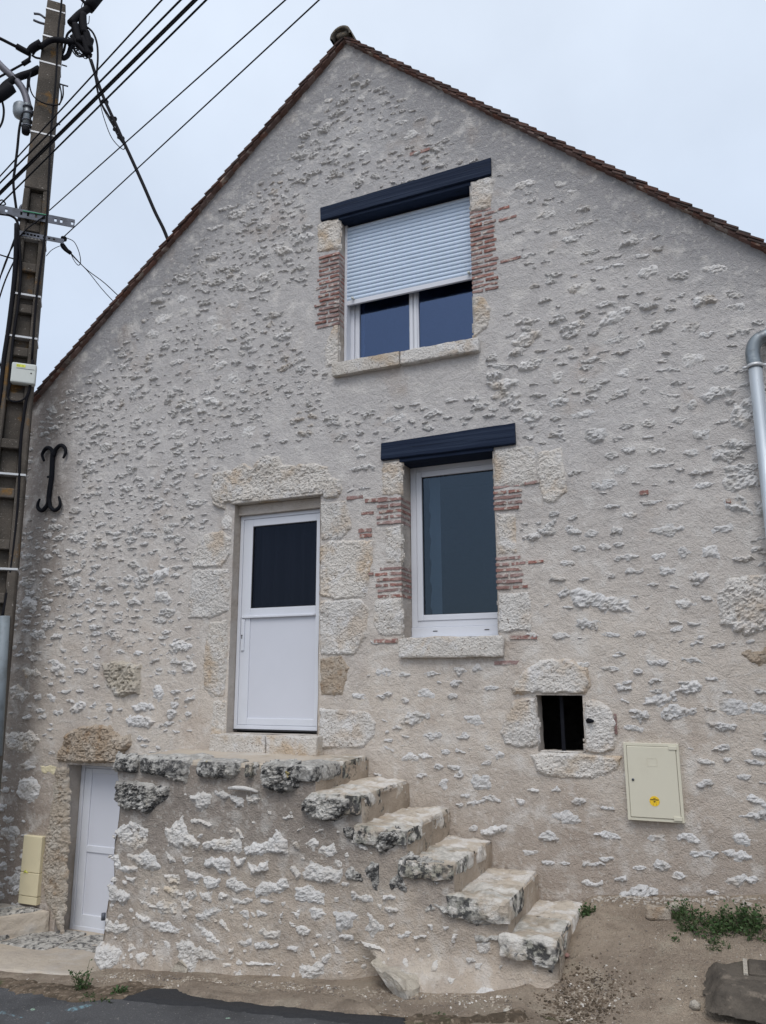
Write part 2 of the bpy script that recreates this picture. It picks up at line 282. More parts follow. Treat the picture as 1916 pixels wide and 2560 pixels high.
# ------------------------------------------------------------------ openings (metres, from the photo's plane)
def rc(l, r, t, b):  return (l[0], r[0], b[2], t[2])
OP = {'w1': rc(at(849, 632), at(1180, 650), at(848, 549), at(840, 914)),
      'w2': rc(at(1004, 1400), at(1241, 1400), at(1010, 1152), at(1010, 1596)),
      'door': rc(at(577, 1560), at(798, 1560), at(573, 1262), at(570, 1832)),
      'cellar': (at(163, 2000)[0], at(163, 2000)[0] + .95, -2.6, at(190, 1912)[2]),
      'vent': rc(at(1343, 1800), at(1460, 1800), at(1345, 1738), at(1400, 1880))}
REV = {'w1': .2, 'w2': .22, 'door': .1, 'cellar': .18, 'vent': .14}
APX = (-3.005, 6.40)
def roofz(x): return np.where(np.asarray(x) < APX[0], APX[1] + (x - APX[0]) * .845, APX[1] - (x - APX[0]) * .911)
def wd(x, z):  # relief of the wall towards the street
    return .014 * fbm(x * .9, z * .9, 3, 2) + .008 * fbm(x * 5, z * 5, 9, 3) + .003 * fbm(x * 22, z * 22, 14, 2)
WX0, WX1 = -7.75, 1.15
house = empty('stone_house', (-3.3, 0, -2.6), 'rubble stone gable house with white door and navy painted lintels', 'house')
def grid_lines(a, b, step, cuts):
    P = sorted(set([a, b] + [c for c in cuts if a < c < b])); out = []
    for p, q in zip(P[:-1], P[1:]):
        n = max(1, round((q - p) / step)); out += [p + (q - p) * i / n for i in range(n)]
    return np.array(out + [b])
xs = grid_lines(WX0, WX1, .028, [v for o in OP.values() for v in o[:2]] + [APX[0]])
zs = grid_lines(-2.62, APX[1], .028, [v for o in OP.values() for v in o[2:]])
Xg, Zg = np.meshgrid(xs, zs); top = roofz(Xg) - .005
cl = Zg > top; Zc = np.minimum(Zg, top)
Yg = -wd(Xg, Zc)
nx = len(xs); idx = np.arange(Xg.size).reshape(Xg.shape)
keep = ~(cl[:-1, :-1] & cl[:-1, 1:])
cx = (xs[:-1] + xs[1:]) / 2; cz = (zs[:-1] + zs[1:]) / 2; CX, CZ = np.meshgrid(cx, cz)
for o in OP.values(): keep &= ~((CX > o[0]) & (CX < o[1]) & (CZ > o[2]) & (CZ < o[3]))
q = np.stack([idx[:-1, :-1], idx[:-1, 1:], idx[1:, 1:], idx[1:, :-1]], -1)[keep]
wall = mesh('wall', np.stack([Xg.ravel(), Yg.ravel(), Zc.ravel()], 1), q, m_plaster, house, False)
# rest of the shell: side walls, back wall
sh = MB()
sh.box(WX0, WX0 + .4, .02, 7.5, -2.62, float(roofz(WX0)) - .04)
sh.box(WX1 - .4, WX1, .02, 7.5, -2.62, float(roofz(WX1)) - .04)
sh.box(WX0 + .41, WX1 - .41, 7.1, 7.5, -2.62, float(roofz(WX1)) - .1)
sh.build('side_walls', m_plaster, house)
# reveals of the openings
for k, (x0, x1, z0, z1) in OP.items():
    r = REV[k] + .06; mb = MB(); n = 12
    def strip(a, b, cc=lambda t: 0):
        V = []; 
        for i in range(n + 1):
            for j in range(5):
                p = np.array(a) + (np.array(b) - np.array(a)) * i / n; y = -.004 + (r + .004) * j / 4
                V.append((p[0] + .005 * float(vn(p[1] * 9 + i, y * 20, 5)), y, p[1] + .004 * float(vn(p[0] * 9 + i, y * 20, 6))))
        mb.add(V, [(i * 5 + j, i * 5 + j + 1, (i + 1) * 5 + j + 1, (i + 1) * 5 + j) for i in range(n) for j in range(4)])
    strip((x0, z0), (x0, z1)); strip((x1, z1), (x1, z0)); strip((x0, z1), (x1, z1)); strip((x1, z0), (x0, z0))
    mb.build('reveal', m_jamb, house, False)
    # dark room behind
    if k in ('vent',): dpt = .9
    else: dpt = 1.6
    rb = MB().box(x0 - .3, x1 + .3, r + .001, r + dpt, z0 - .2, z1 + .2); rb.f = [f for f in rb.f if f != (0, 1, 5, 4)]
    rb.add([(x0 - .3, r + .001, z0 - .2), (x1 + .3, r + .001, z0 - .2), (x1 + .3, r + .001, z1 + .2), (x0 - .3, r + .001, z1 + .2), (x0, r + .001, z0), (x1 + .09, r + .001, z0), (x1 + .09, r + .001, z1), (x0, r + .001, z1)],
           [(0, 1, 5, 4), (1, 2, 6, 5), (2, 3, 7, 6), (3, 0, 4, 7)])
    rb.build('dark_room', m_dark, house)

# ------------------------------------------------------------------ stones: craggy relief patches that emerge from the mortar
def sdist(X, Z, poly):
    P = np.array(poly); Q = np.roll(P, -1, 0); d = np.full(X.shape, 1e9); ins = np.zeros(X.shape, bool)
    for (ax, az), (bx, bz) in zip(P, Q):
        ex, ez = bx - ax, bz - az; t = np.clip(((X - ax) * ex + (Z - az) * ez) / (ex * ex + ez * ez + 1e-12), 0, 1)
        d = np.minimum(d, np.hypot(X - ax - t * ex, Z - az - t * ez))
        c = ((az > Z) != (bz > Z)) & (X < (bx - ax) * (Z - az) / (bz - az + 1e-12) + ax); ins ^= c
    return np.where(ins, d, -d)
def relief(poly, depth, seed, base=wd, y0=0., res=None, edge=None, rough=None, jag=None, clipx=None):
    P = np.array(poly); lo = P.min(0); hi = P.max(0); sz = hi - lo; m = min(sz)
    jag = jag if jag is not None else min(.024, m * .34); edge = edge or min(.03, m * .22); rough = rough if rough is not None else depth * .38
    res = res or max(.006, min(.016, m / 9)); mg = jag * .8 + res
    gx = np.arange(lo[0] - mg, hi[0] + mg + res, res); gz = np.arange(lo[1] - mg, hi[1] + mg + res, res)
    if clipx: gx = gx[(gx >= clipx[0]) & (gx <= clipx[1])]; 
    if clipx: gx = np.unique(np.concatenate([gx, [c for c in clipx if lo[0] - mg < c < hi[0] + mg]]))
    X, Z = np.meshgrid(gx, gz)
    wX = X + .5 * jag * vn(X * 30, Z * 30, seed + 5); wZ = Z + .5 * jag * vn(X * 30, Z * 30, seed + 8)
    sd = sdist(wX, wZ, poly) + jag * fbm(X * 22, Z * 22, seed, 3, .6)
    pr = smooth(-.1 * edge, edge, sd)
    crag = .5 * (1 - 2 * np.abs(fbm(X * 26, Z * 40, seed + 20, 4, .6))) + .8 * fbm(X * 48, Z * 64, seed + 23, 3, .6)
    pit = np.clip(fbm(X * 34, Z * 34, seed + 40, 2) - .22, 0, .3) * 3
    h = depth * pr * (.65 + .35 * vn(X * 6, Z * 6, seed + 2)) + rough * pr * crag - rough * pr * pit + rough * .4 * pr * fbm(X * 90, Z * 90, seed + 31, 2)
    h = np.where(sd < -.1 * edge, -.012, h)
    Y = y0 - base(X, Z) - h
    id_ = np.arange(X.size).reshape(X.shape); ok = sd > -.1 * edge
    kp = ok[:-1, :-1] | ok[1:, :-1] | ok[:-1, 1:] | ok[1:, 1:]
    q = np.stack([id_[:-1, :-1], id_[:-1, 1:], id_[1:, 1:], id_[1:, :-1]], -1)[kp]
    if len(q) == 0: return None
    us, inv = np.unique(q, return_inverse=True)
    V = np.stack([X.ravel(), Y.ravel(), Z.ravel()], 1)[us]
    return V, inv.reshape(q.shape)
def poly_px(zx, zy, s, pts, Y=0.):
    return [tuple(at(zx + a / s, zy + b / s, Y)[[0, 2]]) for a, b in pts]
OCC = []      # occupied polygons on the wall
sid = [100]
def put_stone(poly, depth, mat, name='stone', parent=None, label=None, occ=True, **kw):
    sid[0] += 1; r = relief(poly, depth, sid[0], **kw)
    if occ: OCC.append(np.array(poly))
    if r is None: return None
    o = mesh(name, r[0], r[1], mat, parent or wall, True)
    if label: o['label'] = label
    return o
z3 = (700, 300, 2.5875); z5 = (400, 1100, 2.5875); z6 = (880, 1000, 2.5875); r4 = (1236, 1560, 2.4353); zb = (0, 1600, 4.14); zl = (0, 1800, 2.5875)
big = dict(res=.011, edge=.020, jag=.012, rough=.006)
quoins = [(z3, [(250, 690), (270, 665), (385, 640), (385, 835), (245, 850)], m_quoin, .022), (z3, [(345, 1340), (378, 1325), (375, 1580), (295, 1590), (290, 1480), (320, 1400)], m_quoin, .022),
    (z3, [(1236, 405), (1360, 372), (1385, 400), (1365, 560), (1330, 580), (1240, 598)], m_quoin, .03), (z3, [(1250, 1145), (1320, 1150), (1365, 1220), (1350, 1330), (1252, 1410)], m_quoin, .022),
    (z6, [(200, 410), (320, 395), (320, 605), (195, 615)], m_quoin, .02), (z6, [(220, 830), (320, 815), (322, 1050), (225, 1050), (210, 950)], m_quoin, .016), (z6, [(155, 1300), (320, 1280), (322, 1525), (180, 1520), (145, 1460)], m_quoin, .02),
    (z6, [(922, 320), (1180, 300), (1190, 540), (925, 560)], m_quoin, .012), (z6, [(940, 740), (1055, 740), (1060, 985), (945, 995)], m_quoin, .016), (z6, [(950, 1255), (1145, 1250), (1165, 1400), (1150, 1490), (955, 1500)], m_quoin, .018),
    (z6, [(1200, 340), (1350, 320), (1370, 420), (1390, 590), (1310, 660), (1230, 650), (1200, 450)], m_quoin, .022),
    (z5, [(300, 610), (400, 590), (455, 640), (452, 740), (400, 825), (215, 820), (210, 760), (260, 660)], m_quoin, .025), (z5, [(220, 850), (440, 840), (450, 1000), (440, 1100), (330, 1150), (185, 1145), (195, 1000)], m_quoin, .028),
    (z5, [(320, 1190), (440, 1175), (435, 1400), (420, 1640), (340, 1660), (290, 1600), (285, 1400)], m_quoin, .022), (z5, [(345, 1690), (430, 1690), (425, 1960), (330, 1960)], m_quoin, .02), (z5, [(400, 530), (440, 470), (468, 500), (465, 590), (400, 580)], m_quoin, .016),
    (z5, [(1045, 410), (1200, 400), (1240, 560), (1180, 640), (1045, 650)], m_quoin, .016), (z5, [(1042, 690), (1100, 660), (1375, 655), (1370, 730), (1330, 1010), (1150, 1025), (1042, 1000)], m_quoin, .026),
    (z5, [(1042, 1050), (1300, 1035), (1345, 1100), (1330, 1270), (1260, 1380), (1042, 1385)], m_quoin, .026), (z5, [(1042, 1420), (1170, 1400), (1220, 1480), (1180, 1640), (1042, 1650)], m_ochre, .018), (z5, [(1042, 1740), (1340, 1760), (1390, 1830), (1380, 1910), (1300, 1990), (1042, 1990)], m_quoin, .024),
    (r4, [(110, 380), (170, 300), (300, 225), (450, 215), (560, 270), (580, 370), (545, 425), (250, 418), (120, 430)], m_quoin, .05), (r4, [(60, 600), (110, 480), (190, 450), (250, 455), (262, 600), (262, 740), (150, 745), (70, 730), (40, 660)], m_quoin, .03),
    (r4, [(552, 480), (600, 465), (700, 510), (740, 600), (735, 760), (650, 790), (556, 770)], m_quoin, .03), (r4, [(230, 800), (300, 783), (555, 786), (640, 800), (770, 810), (740, 890), (600, 940), (420, 940), (280, 910)], m_quoin, .035)]
for zz, pts, mt, dp in quoins:
    pp = np.array(poly_px(*zz, pts)); pc = pp.mean(0); put_stone([tuple(pc + (p - pc) * 1.05) for p in pp], dp, mt, 'quoin_stone', **big)
put_stone(poly_px(*z5, [(330, 350), (345, 215), (440, 200), (500, 170), (550, 145), (600, 190), (640, 130), (700, 100), (770, 110), (800, 170), (900, 160), (1000, 150), (1080, 170), (1110, 240), (1170, 260), (1180, 320), (1150, 380), (1055, 385), (1050, 345), (430, 416), (425, 455), (350, 430)]),
          .045, m_quoin, 'stone_lintel', label='broad broken white stone lintel over the white door', res=.011, edge=.02, jag=.014, rough=.011)
# soffit of the stone lintel
x0, x1, z0, z1 = OP['door']; box('lintel_soffit', x0 - .03, x1 + .03, -.03, .1, z1 - .004, z1 + .05, m_quoin, house, .006)
box('door_head', x0 + .0, x1 - .0, .06, .16, at(603, 1292, .1)[2] + .001, z1 - .006, m_jamb, house, .004)
put_stone(poly_px(*zb, [(620, 1180), (690, 960), (860, 890), (1000, 880), (1160, 900), (1250, 1010), (1350, 990), (1370, 1080), (1300, 1160), (1240, 1270), (900, 1275), (700, 1275), (600, 1260)]), .07, m_ochre, 'stone_lintel', label='rough ochre stone lintel over the low cellar door', res=.011, edge=.03, jag=.02, rough=.018)
put_stone(poly_px(*zl, [(360, 300), (440, 300), (438, 640), (432, 860), (420, 1150), (400, 1390), (300, 1180), (275, 1000), (285, 800), (310, 680), (350, 420)]), .03, m_jambstone, 'jamb_stone', label='rough brown stone jamb left of the cellar door', res=.011, edge=.05, jag=.03, rough=.014)
for pts, dp, mt in [([(1065, 230), (1200, 210), (1460, 250), (1450, 560), (1230, 600), (1150, 500), (1090, 400)], .07, m_footing), ([(1370, 690), (1450, 640), (1580, 650), (1610, 710), (1500, 740), (1390, 735)], .03, m_stone),
        ([(1300, 820), (1380, 780), (1560, 790), (1625, 850), (1540, 910), (1340, 900)], .03, m_stone), ([(90, 480), (190, 460), (310, 560), (240, 650), (120, 600)], .03, m_quoin), ([(240, 290), (400, 290), (430, 370), (260, 400)], .02, m_quoin),
        ([(60, 960), (330, 940), (420, 1030), (330, 1165), (120, 1140), (50, 1060)], .035, m_quoin), ([(190, 1270), (300, 1255), (370, 1330), (270, 1355)], .02, m_stone), ([(418, 1295), (580, 1300), (584, 1385), (420, 1370)], .008, m_creamy),
        ([(200, 1440), (330, 1420), (410, 1500), (390, 1640), (300, 1700), (180, 1600)], .03, m_stone), ([(1590, 480), (1660, 470), (1720, 560), (1660, 640), (1590, 600)], .03, m_stone), ([(455, 570), (520, 540), (590, 610), (560, 655)], .02, m_stone),
        ([(600, 540), (700, 510), (755, 530), (700, 560)], .02, m_stone), ([(920, 690), (1000, 640), (1030, 670), (930, 715)], .02, m_stone), ([(850, 90), (900, 70), (940, 110), (890, 150)], .02, m_stone), ([(1180, 120), (1260, 100), (1320, 130), (1250, 145)], .02, m_stone),
        ([(1370, 130), (1470, 100), (1500, 140), (1400, 160)], .02, m_stone)]:
    put_stone(poly_px(*zb, pts), dp, mt, label='large dark-stained block proud of the wall above the cellar door' if dp == .07 else None)
put_stone([tuple(at(*p)[[0, 2]]) for p in [(1795, 1480), (1815, 1445), (1960, 1430), (1975, 1560), (1870, 1592), (1800, 1560)]], .04, m_quoin)
put_stone([tuple(at(*p)[[0, 2]]) for p in [(1850, 1630), (1916, 1615), (1960, 1650), (1890, 1670)]], .025, m_ochre)
# hand-placed flakes read off the photograph (upper wall) : centre x,y and size in photo pixels
for x_, y_, w_, h_ in [(745, 820, 60, 40), (845, 905, 40, 30)]: pass
for cx_, cy_, ww, hh in [(410, 795, 62, 28), (382, 838, 40, 26), (455, 745, 30, 22), (460, 780, 36, 24), (545, 825, 46, 34), (530, 800, 32, 22), (585, 760, 36, 22), (545, 915, 50, 30), (583, 945, 38, 34), (440, 905, 38, 18), (365, 1020, 50, 18), (450, 1085, 56, 26), (620, 1080, 44, 26),
        (535, 570, 42, 12), (885, 328, 56, 22), (1028, 340, 48, 24), (910, 382, 34, 18), (1092, 307, 32, 10), (748, 417, 26, 14), (822, 250, 30, 12), (905, 248, 24, 20), (1003, 308, 46, 14), (960, 345, 22, 12), (1312, 462, 60, 22), (1398, 460, 30, 26), (1427, 485, 26, 24), (1370, 538, 50, 22),
        (1455, 562, 100, 16), (1430, 598, 66, 20), (1476, 632, 60, 14), (1315, 640, 66, 14), (1465, 655, 56, 16), (1523, 668, 90, 14), (1620, 685, 84, 34), (1782, 674, 72, 34), (1441, 720, 54, 24), (1605, 642, 36, 16), (1836, 770, 56, 22), (1543, 850, 80, 22), (1730, 820, 50, 22), (1764, 836, 44, 16), (1604, 860, 34, 30),
        (1410, 875, 60, 18), (1392, 945, 44, 30), (1732, 900, 60, 40), (1670, 925, 80, 16), (1800, 925, 66, 22), (1610, 975, 30, 24), (1560, 935, 34, 22), (1458, 1035, 64, 26), (1733, 1012, 36, 28), (1692, 1050, 52, 16), (1566, 1065, 44, 16), (1625, 1058, 50, 18), (1753, 1087, 54, 36), (1641, 1126, 60, 20), (1728, 1134, 56, 22),
        (1534, 1138, 44, 18), (1554, 1174, 50, 24), (1650, 1165, 80, 14), (1754, 1216, 66, 24), (1511, 1212, 70, 28), (1622, 1256, 66, 16), (1683, 1265, 50, 16), (1530, 1265, 50, 14), (1582, 1288, 46, 24), (1475, 1332, 46, 24), (1672, 1325, 100, 26), (1812, 1322, 70, 26), (1510, 1368, 40, 18), (1548, 1362, 42, 22), (1448, 1372, 36, 16),
        (1568, 1394, 76, 16), (1650, 1392, 46, 18), (1711, 1382, 30, 34), (1777, 1382, 60, 40), (1420, 1408, 44, 20), (1587, 1428, 60, 20), (1664, 1426, 54, 22), (1716, 1508, 64, 30), (1830, 1767, 90, 44), (1898, 1772, 50, 40), (1400, 1590, 60, 24), (1330, 1588, 34, 20), (1600, 1586, 40, 18), (1530, 1588, 54, 14), (1690, 1575, 40, 20),
        (1420, 2045, 84, 40), (1515, 2090, 90, 20), (1718, 2095, 66, 22), (1850, 2100, 60, 36), (1640, 2090, 56, 28), (1760, 2135, 90, 22), (1850, 2140, 90, 30), (1390, 1975, 30, 16), (1304, 2005, 30, 18), (1333, 1975, 44, 16), (1762, 1905, 56, 18), (1860, 1940, 50, 22), (1202, 1955, 60, 44), (1110, 1960, 28, 28), (1065, 1735, 56, 34),
        (1185, 1800, 50, 30), (960, 1680, 50, 22), (1080, 1840, 48, 20), (1025, 1893, 46, 26), (1113, 1880, 26, 14), (1065, 1890, 40, 16), (1220, 1870, 22, 20), (1250, 1890, 26, 20), (1320, 2130, 60, 20), (900, 1740, 40, 16), (1230, 1720, 40, 16), (1190, 1670, 30, 24), (1130, 1000, 40, 16), (985, 1045, 60, 18), (905, 1140, 40, 18), (890, 1120, 26, 20),
        (500, 1190, 38, 16), (540, 1170, 28, 14), (380, 1165, 36, 12), (1010, 1750, 30, 18), (1450, 1665, 60, 20), (1530, 1672, 80, 16), (1640, 1655, 70, 18), (1730, 1650, 56, 16), (1390, 1880 + 400, 40, 14), (1600, 2170, 44, 16), (1700, 2190, 50, 18), (1480, 2210, 60, 20), (1860, 2200, 90, 24), (1780, 2230, 50, 14)]:
    c = at(cx_, cy_); a = at(cx_ + ww / 2, cy_); b = at(cx_, cy_ - hh / 2)
    hw, hh2 = abs(a[0] - c[0]), abs(b[2] - c[2]); n = random.randint(7, 10); tl = random.uniform(-.12, .12)
    pl = []
    for k in range(n):
        t = 2 * math.pi * (k + random.uniform(-.25, .25)) / n; rr = random.uniform(.72, 1.12)
        u, v = hw * rr * math.cos(t), hh2 * rr * math.sin(t); pl.append((c[0] + u * math.cos(tl) - v * math.sin(tl), c[2] + u * math.sin(tl) + v * math.cos(tl)))
    put_stone(pl, random.uniform(.008, .016), m_stone, rough=.009)
# keep-out zones, then the random flakes row by row
x0, x1, z0, z1 = 0, 0, 0, 0
KO = [(o[0] - .05, o[1] + .03, o[2] - .03, o[3] + .03) for o in OP.values()]
def rect_px(a, b):
    p, q = at(*a), at(*b); return (min(p[0], q[0]), max(p[0], q[0]), min(p[2], q[2]), max(p[2], q[2]))
KO += [rect_px((793, 480), (870, 860)), rect_px((1170, 500), (1285, 760)), rect_px((805, 545), (1232, 410)), rect_px((955, 1155), (1292, 1060)), rect_px((915, 1240), (1010, 1320)), rect_px((915, 1405), (1010, 1500)), rect_px((1230, 1200), (1340, 1290)),
       rect_px((1240, 1380), (1350, 1480)), rect_px((1548, 1845), (1725, 2065)), rect_px((825, 880), (1200, 960)), rect_px((990, 1590), (1262, 1650)), (-4.75, -2.75, -3, -.55), (-2.76, -2.38, -3, -.8), (-2.4, -2.05, -3, -1.0), (-2.1, -1.7, -3, -1.2), (-1.8, -1.38, -3, -1.4), (-1.5, -1.05, -3, -1.58), rect_px((92, 1110), (168, 1280))]
OB = [(p.min(0), p.max(0)) for p in OCC]
cands = []
z = -2.4
while z < 6.1:
    low = z < 1.2; right = None
    x = WX0 + .1 + random.uniform(0, .1)
    while x < WX1 - .1:
        s_ = 1.0 + (.75 if x > -1.9 and z < 4.4 else .12) + (.45 if z < .2 else 0)
        wv = random.lognormvariate(-2.45, .55) * s_; wv = min(wv, .26 * s_); hv_ = wv * random.uniform(.24, .52)
        x += wv * .5 + random.uniform(.0, .055) * s_
        px_, pz_ = x, z + random.uniform(-.028, .028)
        x += wv * .5
        if roofz(px_) - pz_ < .42 + .12 * math.sin(px_ * 3): continue
        if fbm(np.array(px_ * 1.1), np.array(pz_ * 1.1), 77, 2) < -.62: continue
        if random.random() < .06 or px_ + wv * .65 > WX1 or px_ - wv * .65 < WX0: continue
        m_ = max(wv, .06) * .5
        if any(k[0] - m_ < px_ < k[1] + m_ and k[2] - hv_ < pz_ < k[3] + hv_ for k in KO): continue
        if any(a[0] - m_ < px_ < b[0] + m_ and a[1] - hv_ < pz_ < b[1] + hv_ for a, b in OB): continue
        cands.append((px_, pz_, wv, hv_))
    z += random.uniform(.052, .070) * (1.0 if z > .5 else 1.12)
flakes = []
for (px_, pz_, wv, hv_) in cands:
    n = random.randint(6, 9); tl = random.gauss(.02, .16); pl = []
    for k in range(n):
        t = 2 * math.pi * (k + random.uniform(-.3, .3)) / n; rr = random.uniform(.6, 1.15)
        u, v = wv / 2 * rr * math.cos(t), hv_ / 2 * rr * math.sin(t); pl.append((px_ + u * math.cos(tl) - v * math.sin(tl), pz_ + u * math.sin(tl) + v * math.cos(tl)))
    flakes.append((wv * hv_ / ((6 + 0) ** 2 + px_ ** 2 + pz_ ** 2), pl, min(.026, .009 + hv_ * .17)))
flakes.sort(key=lambda f: -f[0])
nst = sum(1 for c in wall.children if c.name.startswith('stone') and not c.name.startswith('stone_lintel'))
rest = MB(); RV = []; RF = []; nn = 0
for i, (a, pl, dp) in enumerate(flakes):
    if i < 298 - nst: put_stone(pl, dp, m_stone, occ=False, rough=dp * .7); continue
    sid[0] += 1; r = relief(pl, dp, sid[0], rough=dp * .75, res=.0080)
    if r is None: continue
    RV.append(r[0]); RF.append(r[1] + nn); nn += len(r[0])
o = mesh('small_stones', np.concatenate(RV), np.concatenate(RF), m_stone, wall, True); o['kind'] = 'stuff'
print('flakes', len(flakes), 'faces', sum(len(f) for f in RF))

# ------------------------------------------------------------------ bricks (thin, red, between the quoins)
def brick(x0, x1, zc, h=.032, yb=.05, tilt=0.):
    yf = -.006 - random.uniform(0, .008) - float(wd(np.array(x0), np.array(zc)))
    V = []; n = 5
    for i in range(n + 1):
        x = x0 + (x1 - x0) * i / n; dz = tilt * (x - x0)
        j = [random.uniform(-.003, .003) for _ in range(6)]
        V += [(x, yf + j[0], zc - h / 2 + dz + j[1]), (x, yb, zc - h / 2 + dz), (x, yb, zc + h / 2 + dz), (x, yf + j[2], zc + h / 2 + dz + j[3])]
    Fc = [(i * 4 + k, (i + 1) * 4 + k, (i + 1) * 4 + (k + 1) % 4, i * 4 + (k + 1) % 4) for i in range(n) for k in range(4)]
    Fc += [(0, 1, 2, 3), (n * 4 + 3, n * 4 + 2, n * 4 + 1, n * 4)]
    return mesh('brick', V, [f[::-1] for f in Fc], m_brick, wall)
def brick_stack(xj, sgn, ztop, zbot, n, depth, longs=()):
    for i in range(n):
        zc = ztop + (zbot - ztop) * (i + .5) / n; h = abs(ztop - zbot) / n * .47
        ext = longs.get(i, 0) if isinstance(longs, dict) else 0
        e = -.004 * sgn
        if i % 2 == 0:
            L1 = random.uniform(.19, .23); a, b = xj + e, xj + sgn * (L1)
            brick(min(a, b), max(a, b), zc, h, depth, random.uniform(-.01, .01))
        else:
            L1 = random.uniform(.09, .115); a, b = xj + e, xj + sgn * L1
            brick(min(a, b), max(a, b), zc, h, depth)
            L2 = random.uniform(.10, .13); a, b = xj + sgn * (L1 + .02), xj + sgn * (L1 + .02 + L2)
            brick(min(a, b), max(a, b), zc, h, .04, random.uniform(-.02, .02))
        if ext:
            L0 = .26; a, b = xj + sgn * L0, xj + sgn * (L0 + ext); brick(min(a, b), max(a, b), zc + random.uniform(-.01, .02), h, .04, .04 * sgn)
o1, o2 = OP['w1'], OP['w2']
brick_stack(o1[0], -1, at(848, 630)[2], at(842, 815)[2], 17, .2)
brick_stack(o1[1], 1, at(1178, 528)[2], at(1181, 738)[2], 18, .2, {1: .10, 3: .16, 12: .18})
brick_stack(o2[0], -1, at(1004, 1240)[2], at(1004, 1310)[2], 5, .22, {1: .0, 2: .12})
brick_stack(o2[0], -1, at(1004, 1412)[2], at(1005, 1496)[2], 6, .22, {1: .12})
brick_stack(o2[1], 1, at(1238, 1212)[2], at(1239, 1280)[2], 5, .22, {0: .12})
brick_stack(o2[1], 1, at(1244, 1390)[2], at(1245, 1477)[2], 6, .22, {1: .12})
def brick_px(x0, x1, y): a, b = at(x0, y), at(x1, y); brick(a[0], b[0], a[2], .03, .04, 0)
for a in [(897, 929, 1327), (900, 930, 1340), (868, 908, 1246), (914, 970, 1253), (936, 994, 1603), (1276, 1343, 1594), (1236, 1303, 1657), (1026, 1076, 388), (1600, 1622, 1233), (1815, 1828, 1254)]: brick_px(*a)
a, b = at(1535, 1784), at(1541, 1835); brick(a[0], a[0] + .018, (a[2] + b[2]) / 2, abs(a[2] - b[2]), .04)

# ------------------------------------------------------------------ lintel beams, sills
def beam(name, c4, yf, yb, mat, label):
    "c4: lower-left, lower-right, upper-right, upper-left in photo pixels"
    P = [at(*p) for p in c4]; n = 16; V = []
    for i in range(n + 1):
        t = i / n; lo = P[0] * (1 - t) + P[1] * t; hi = P[3] * (1 - t) + P[2] * t
        for (p, y) in ((lo, yf), (lo, yb), (hi, yb), (hi, yf)):
            V.append((p[0], y + (.004 * float(vn(i * .7, 3.3, 4)) if y == yf else 0), p[2] + .004 * float(vn(i * .8, y * 9, 8))))
    Fc = [(i * 4 + k, (i + 1) * 4 + k, (i + 1) * 4 + (k + 1) % 4, i * 4 + (k + 1) % 4) for i in range(n) for k in range(4)] + [(0, 1, 2, 3), (n * 4 + 3, n * 4 + 2, n * 4 + 1, n * 4)]
    o = mesh(name, V, [f[::-1] for f in Fc], mat, house); 
    bm = bmesh.new(); bm.from_mesh(o.data); bmesh.ops.bevel(bm, geom=[e for e in bm.edges if abs((e.verts[0].co - e.verts[1].co).x) > .02], offset=.006, segments=2, affect='EDGES'); bm.to_mesh(o.data); bm.free()
    o['label'] = label; return o
beam('lintel_beam', [(806, 556), (1230, 441), (1229, 399), (805, 523)], -.035, .26, m_beam, 'long navy painted beam over the upper shuttered window')
beam('lintel_beam', [(956, 1152), (1291, 1112), (1289, 1060), (957, 1110)], -.035, .3, m_beam, 'short navy painted beam over the tall lower window')
for k_, zb_l, zb_r in (('w1', at(848, 548)[2], at(1178, 455)[2]), ('w2', at(1008, 1148)[2], at(1238, 1119)[2])):
    o_ = OP[k_]; box('beam_underside', o_[0] - .01, o_[1] + .01, -.012, .27, o_[3] - .012, o_[3] + .05, m_beam, house, .003)
def rock_box(name, x0, x1, y0, y1, z0, z1, mat, parent, amp=.008, step=.05, rnd=.02, seed=0, fr=9, label=None, shape=None):
    "box of dressed stone: dense faces, rounded worn arrises, displaced by noise"
    ax = [np.linspace(a, b, max(2, int(round((b - a) / step)) + 1)) for a, b in ((x0, x1), (y0, y1), (z0, z1))]
    V = []; Fc = []; key = {}
    def vid(p):
        k = tuple(round(c, 5) for c in p)
        if k not in key: key[k] = len(V); V.append(k)
        return key[k]
    for d in range(3):
        u, v = [a for a in range(3) if a != d]
        for side in (0, 1):
            c = ax[d][0 if side == 0 else -1]
            for i in range(len(ax[u]) - 1):
                for j in range(len(ax[v]) - 1):
                    qd = []
                    for (a, b) in ((i, j), (i + 1, j), (i + 1, j + 1), (i, j + 1)):
                        p = [0, 0, 0]; p[d] = c; p[u] = ax[u][a]; p[v] = ax[v][b]; qd.append(vid(p))
                    flip = (side == 0) ^ (d == 1)
                    Fc.append(qd[::-1] if flip else qd)
    lo = Vector((x0, y0, z0)); hi = Vector((x1, y1, z1)); out = []
    for p in V:
        p = Vector(p); q_ = Vector([min(max(p[i], lo[i] + rnd), hi[i] - rnd) for i in range(3)]); dlt = p - q_
        nrm = dlt.normalized() if dlt.length > 1e-6 else Vector((0, 0, 1))
        p2 = q_ + nrm * rnd
        nv = mnoise.fractal(p * fr + Vector((seed, 0, 0)), .9, 2.1, 4) * amp + mnoise.noise(p * 2.5 + Vector((0, seed, 0))) * amp * 1.3
        p2 += nrm * nv
        if shape: p2 = Vector(shape(p2))
        out.append(p2)
    o = mesh(name, out, Fc, mat, parent, True)
    if label: o['label'] = label
    return o
pl_, pm_, pr_ = at(830, 948, -.05), at(1000, 916, -.05), at(1198, 880, -.05); zt = o1[2]
rock_box('window_sill', pl_[0], pm_[0] - .003, -.06, .21, zt - .125, zt + .005, m_quoin, house, .004, .02, .008, 3, label='smooth left half of the upper window sill')
